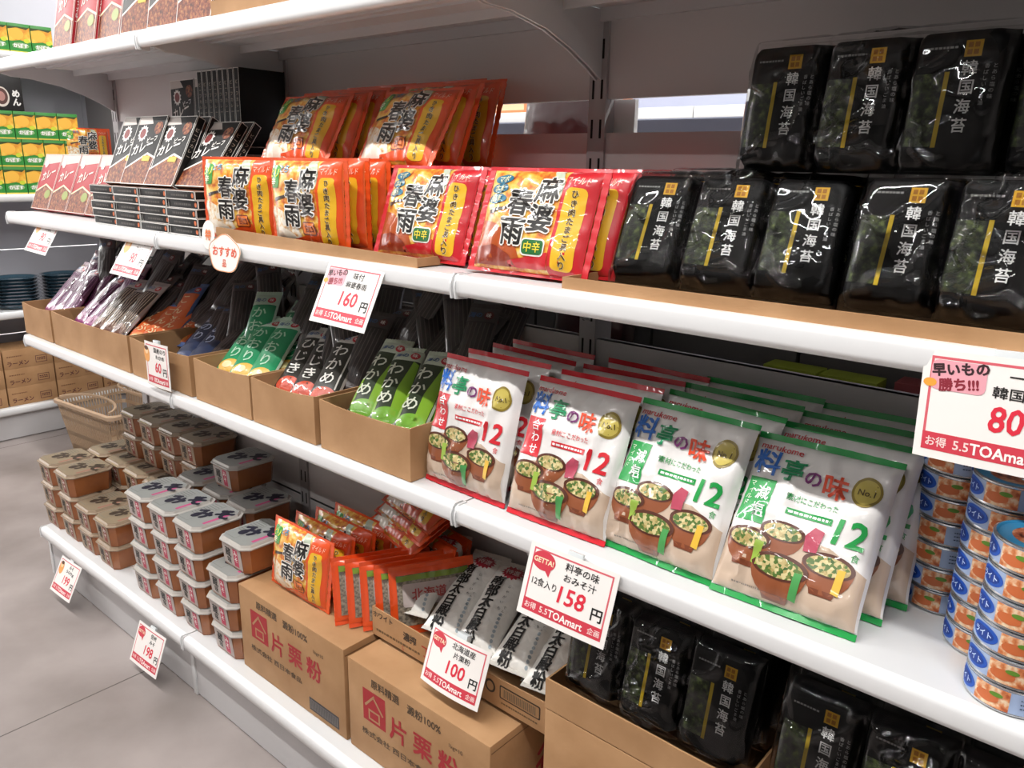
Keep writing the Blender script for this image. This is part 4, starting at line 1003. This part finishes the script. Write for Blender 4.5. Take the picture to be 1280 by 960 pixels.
for k in range(3): spawn(pkb, pose(2.31+.07*k, .48, .861, 0, 0), 'dull pink box seen through the lower gap, %s from the left' % ORD[k], 'box', 'pink boxes seen through the gap')

gk = flatbox('grey_box', .29, .20, .12, mat('carton_dull_grey', '#6f6c6a', .6), Art().rect(-12, 3, 12, 3.4, ink('#4a4644'), 1))
for k in range(9): spawn(gk, pose(.17+.297*k, .60, .861, 0, 0), 'dull grey box standing deep behind the lower gap, %s from the left' % ORD[k], 'box', 'grey boxes seen through the lower gap')
# ================================================================== lights
def tube(x, y, z, L, power, rot=0):
    h = MB(); h.box(-L/2, -.06, 0, L/2, .06, .05, mat('lamp_housing', '#eeeeee', .5)); t = obj('ceiling_lamp', h.mesh('ceiling_lamp', bevel=.004))
    t.matrix_world = Matrix.Translation((x, y, z)) @ Matrix.Rotation(rot, 4, 'Z')
    tag(t, 'long fluorescent ceiling lamp out of view, over the aisles or added by the left wall', 'ceiling lamp', 'fluorescent ceiling lamps')
    la = bpy.data.lights.new('lamp_light', 'AREA'); la.shape = 'RECTANGLE'; la.size = L*.96; la.size_y = .038; la.energy = power; la.color = (1, .985, .96)
    lo = bpy.data.objects.new('lamp_light', la); COL.objects.link(lo); lo.parent = t; lo.location = (0, 0, -.004)
P = 27.5
for x, k in ((-1.2, .8), (.2, .75), (1.6, 1.1), (3.0, 1.25)): tube(x, -.95, 2.84, 1.25, P*k)
for x in (-.6, 1.1, 2.8): tube(x, -2.3, 2.84, 1.25, P*.3)
for x in (-1.0, .8, 2.4): tube(x, 1.25, 2.84, 1.25, P)
for y in (-1.7, -.2, 1.3): tube(-3.3, y, 2.84, 1.25, P*3.2, math.pi/2); tube(-3.95, y, 2.84, 1.25, P*1.6, math.pi/2)  # rows added near the left wall at high power to whiten it
w = bpy.data.worlds.new('world'); SC.world = w; w.use_nodes = True
w.node_tree.nodes['Background'].inputs['Color'].default_value = (1, 1, 1, 1); w.node_tree.nodes['Background'].inputs['Strength'].default_value = .05

# ================================================================== camera
ry, rx, rz = .7097, .2665, .0189
fwd = Vector((-math.sin(ry)*math.cos(rx), math.cos(ry)*math.cos(rx), -math.sin(rx))); right = Vector((math.cos(ry), math.sin(ry), 0)); up = right.cross(fwd)
r2 = right*math.cos(rz)+up*math.sin(rz); u2 = up*math.cos(rz)-right*math.sin(rz)
cam = bpy.data.cameras.new('camera'); co = bpy.data.objects.new('camera', cam); COL.objects.link(co)
cm = Matrix((r2, u2, -fwd)).transposed().to_4x4(); cm.translation = (2.6112, -.8227, 1.2891); co.matrix_world = cm
cam.sensor_width = 36; cam.lens = 36*998.37/1280; cam.clip_start = .02; cam.clip_end = 50
SC.camera = co
SC.view_settings.view_transform = 'Standard'; SC.view_settings.look = 'None'; SC.view_settings.gamma = 1; SC.view_settings.exposure = .15
SC.view_settings.use_curve_mapping = False
SC.cycles.use_denoising = True; SC.cycles.max_bounces = 8; SC.cycles.diffuse_bounces = 3; SC.cycles.transparent_max_bounces = 16
SC.cycles.sample_clamp_indirect = 4; SC.cycles.caustics_reflective = False; SC.cycles.caustics_refractive = False
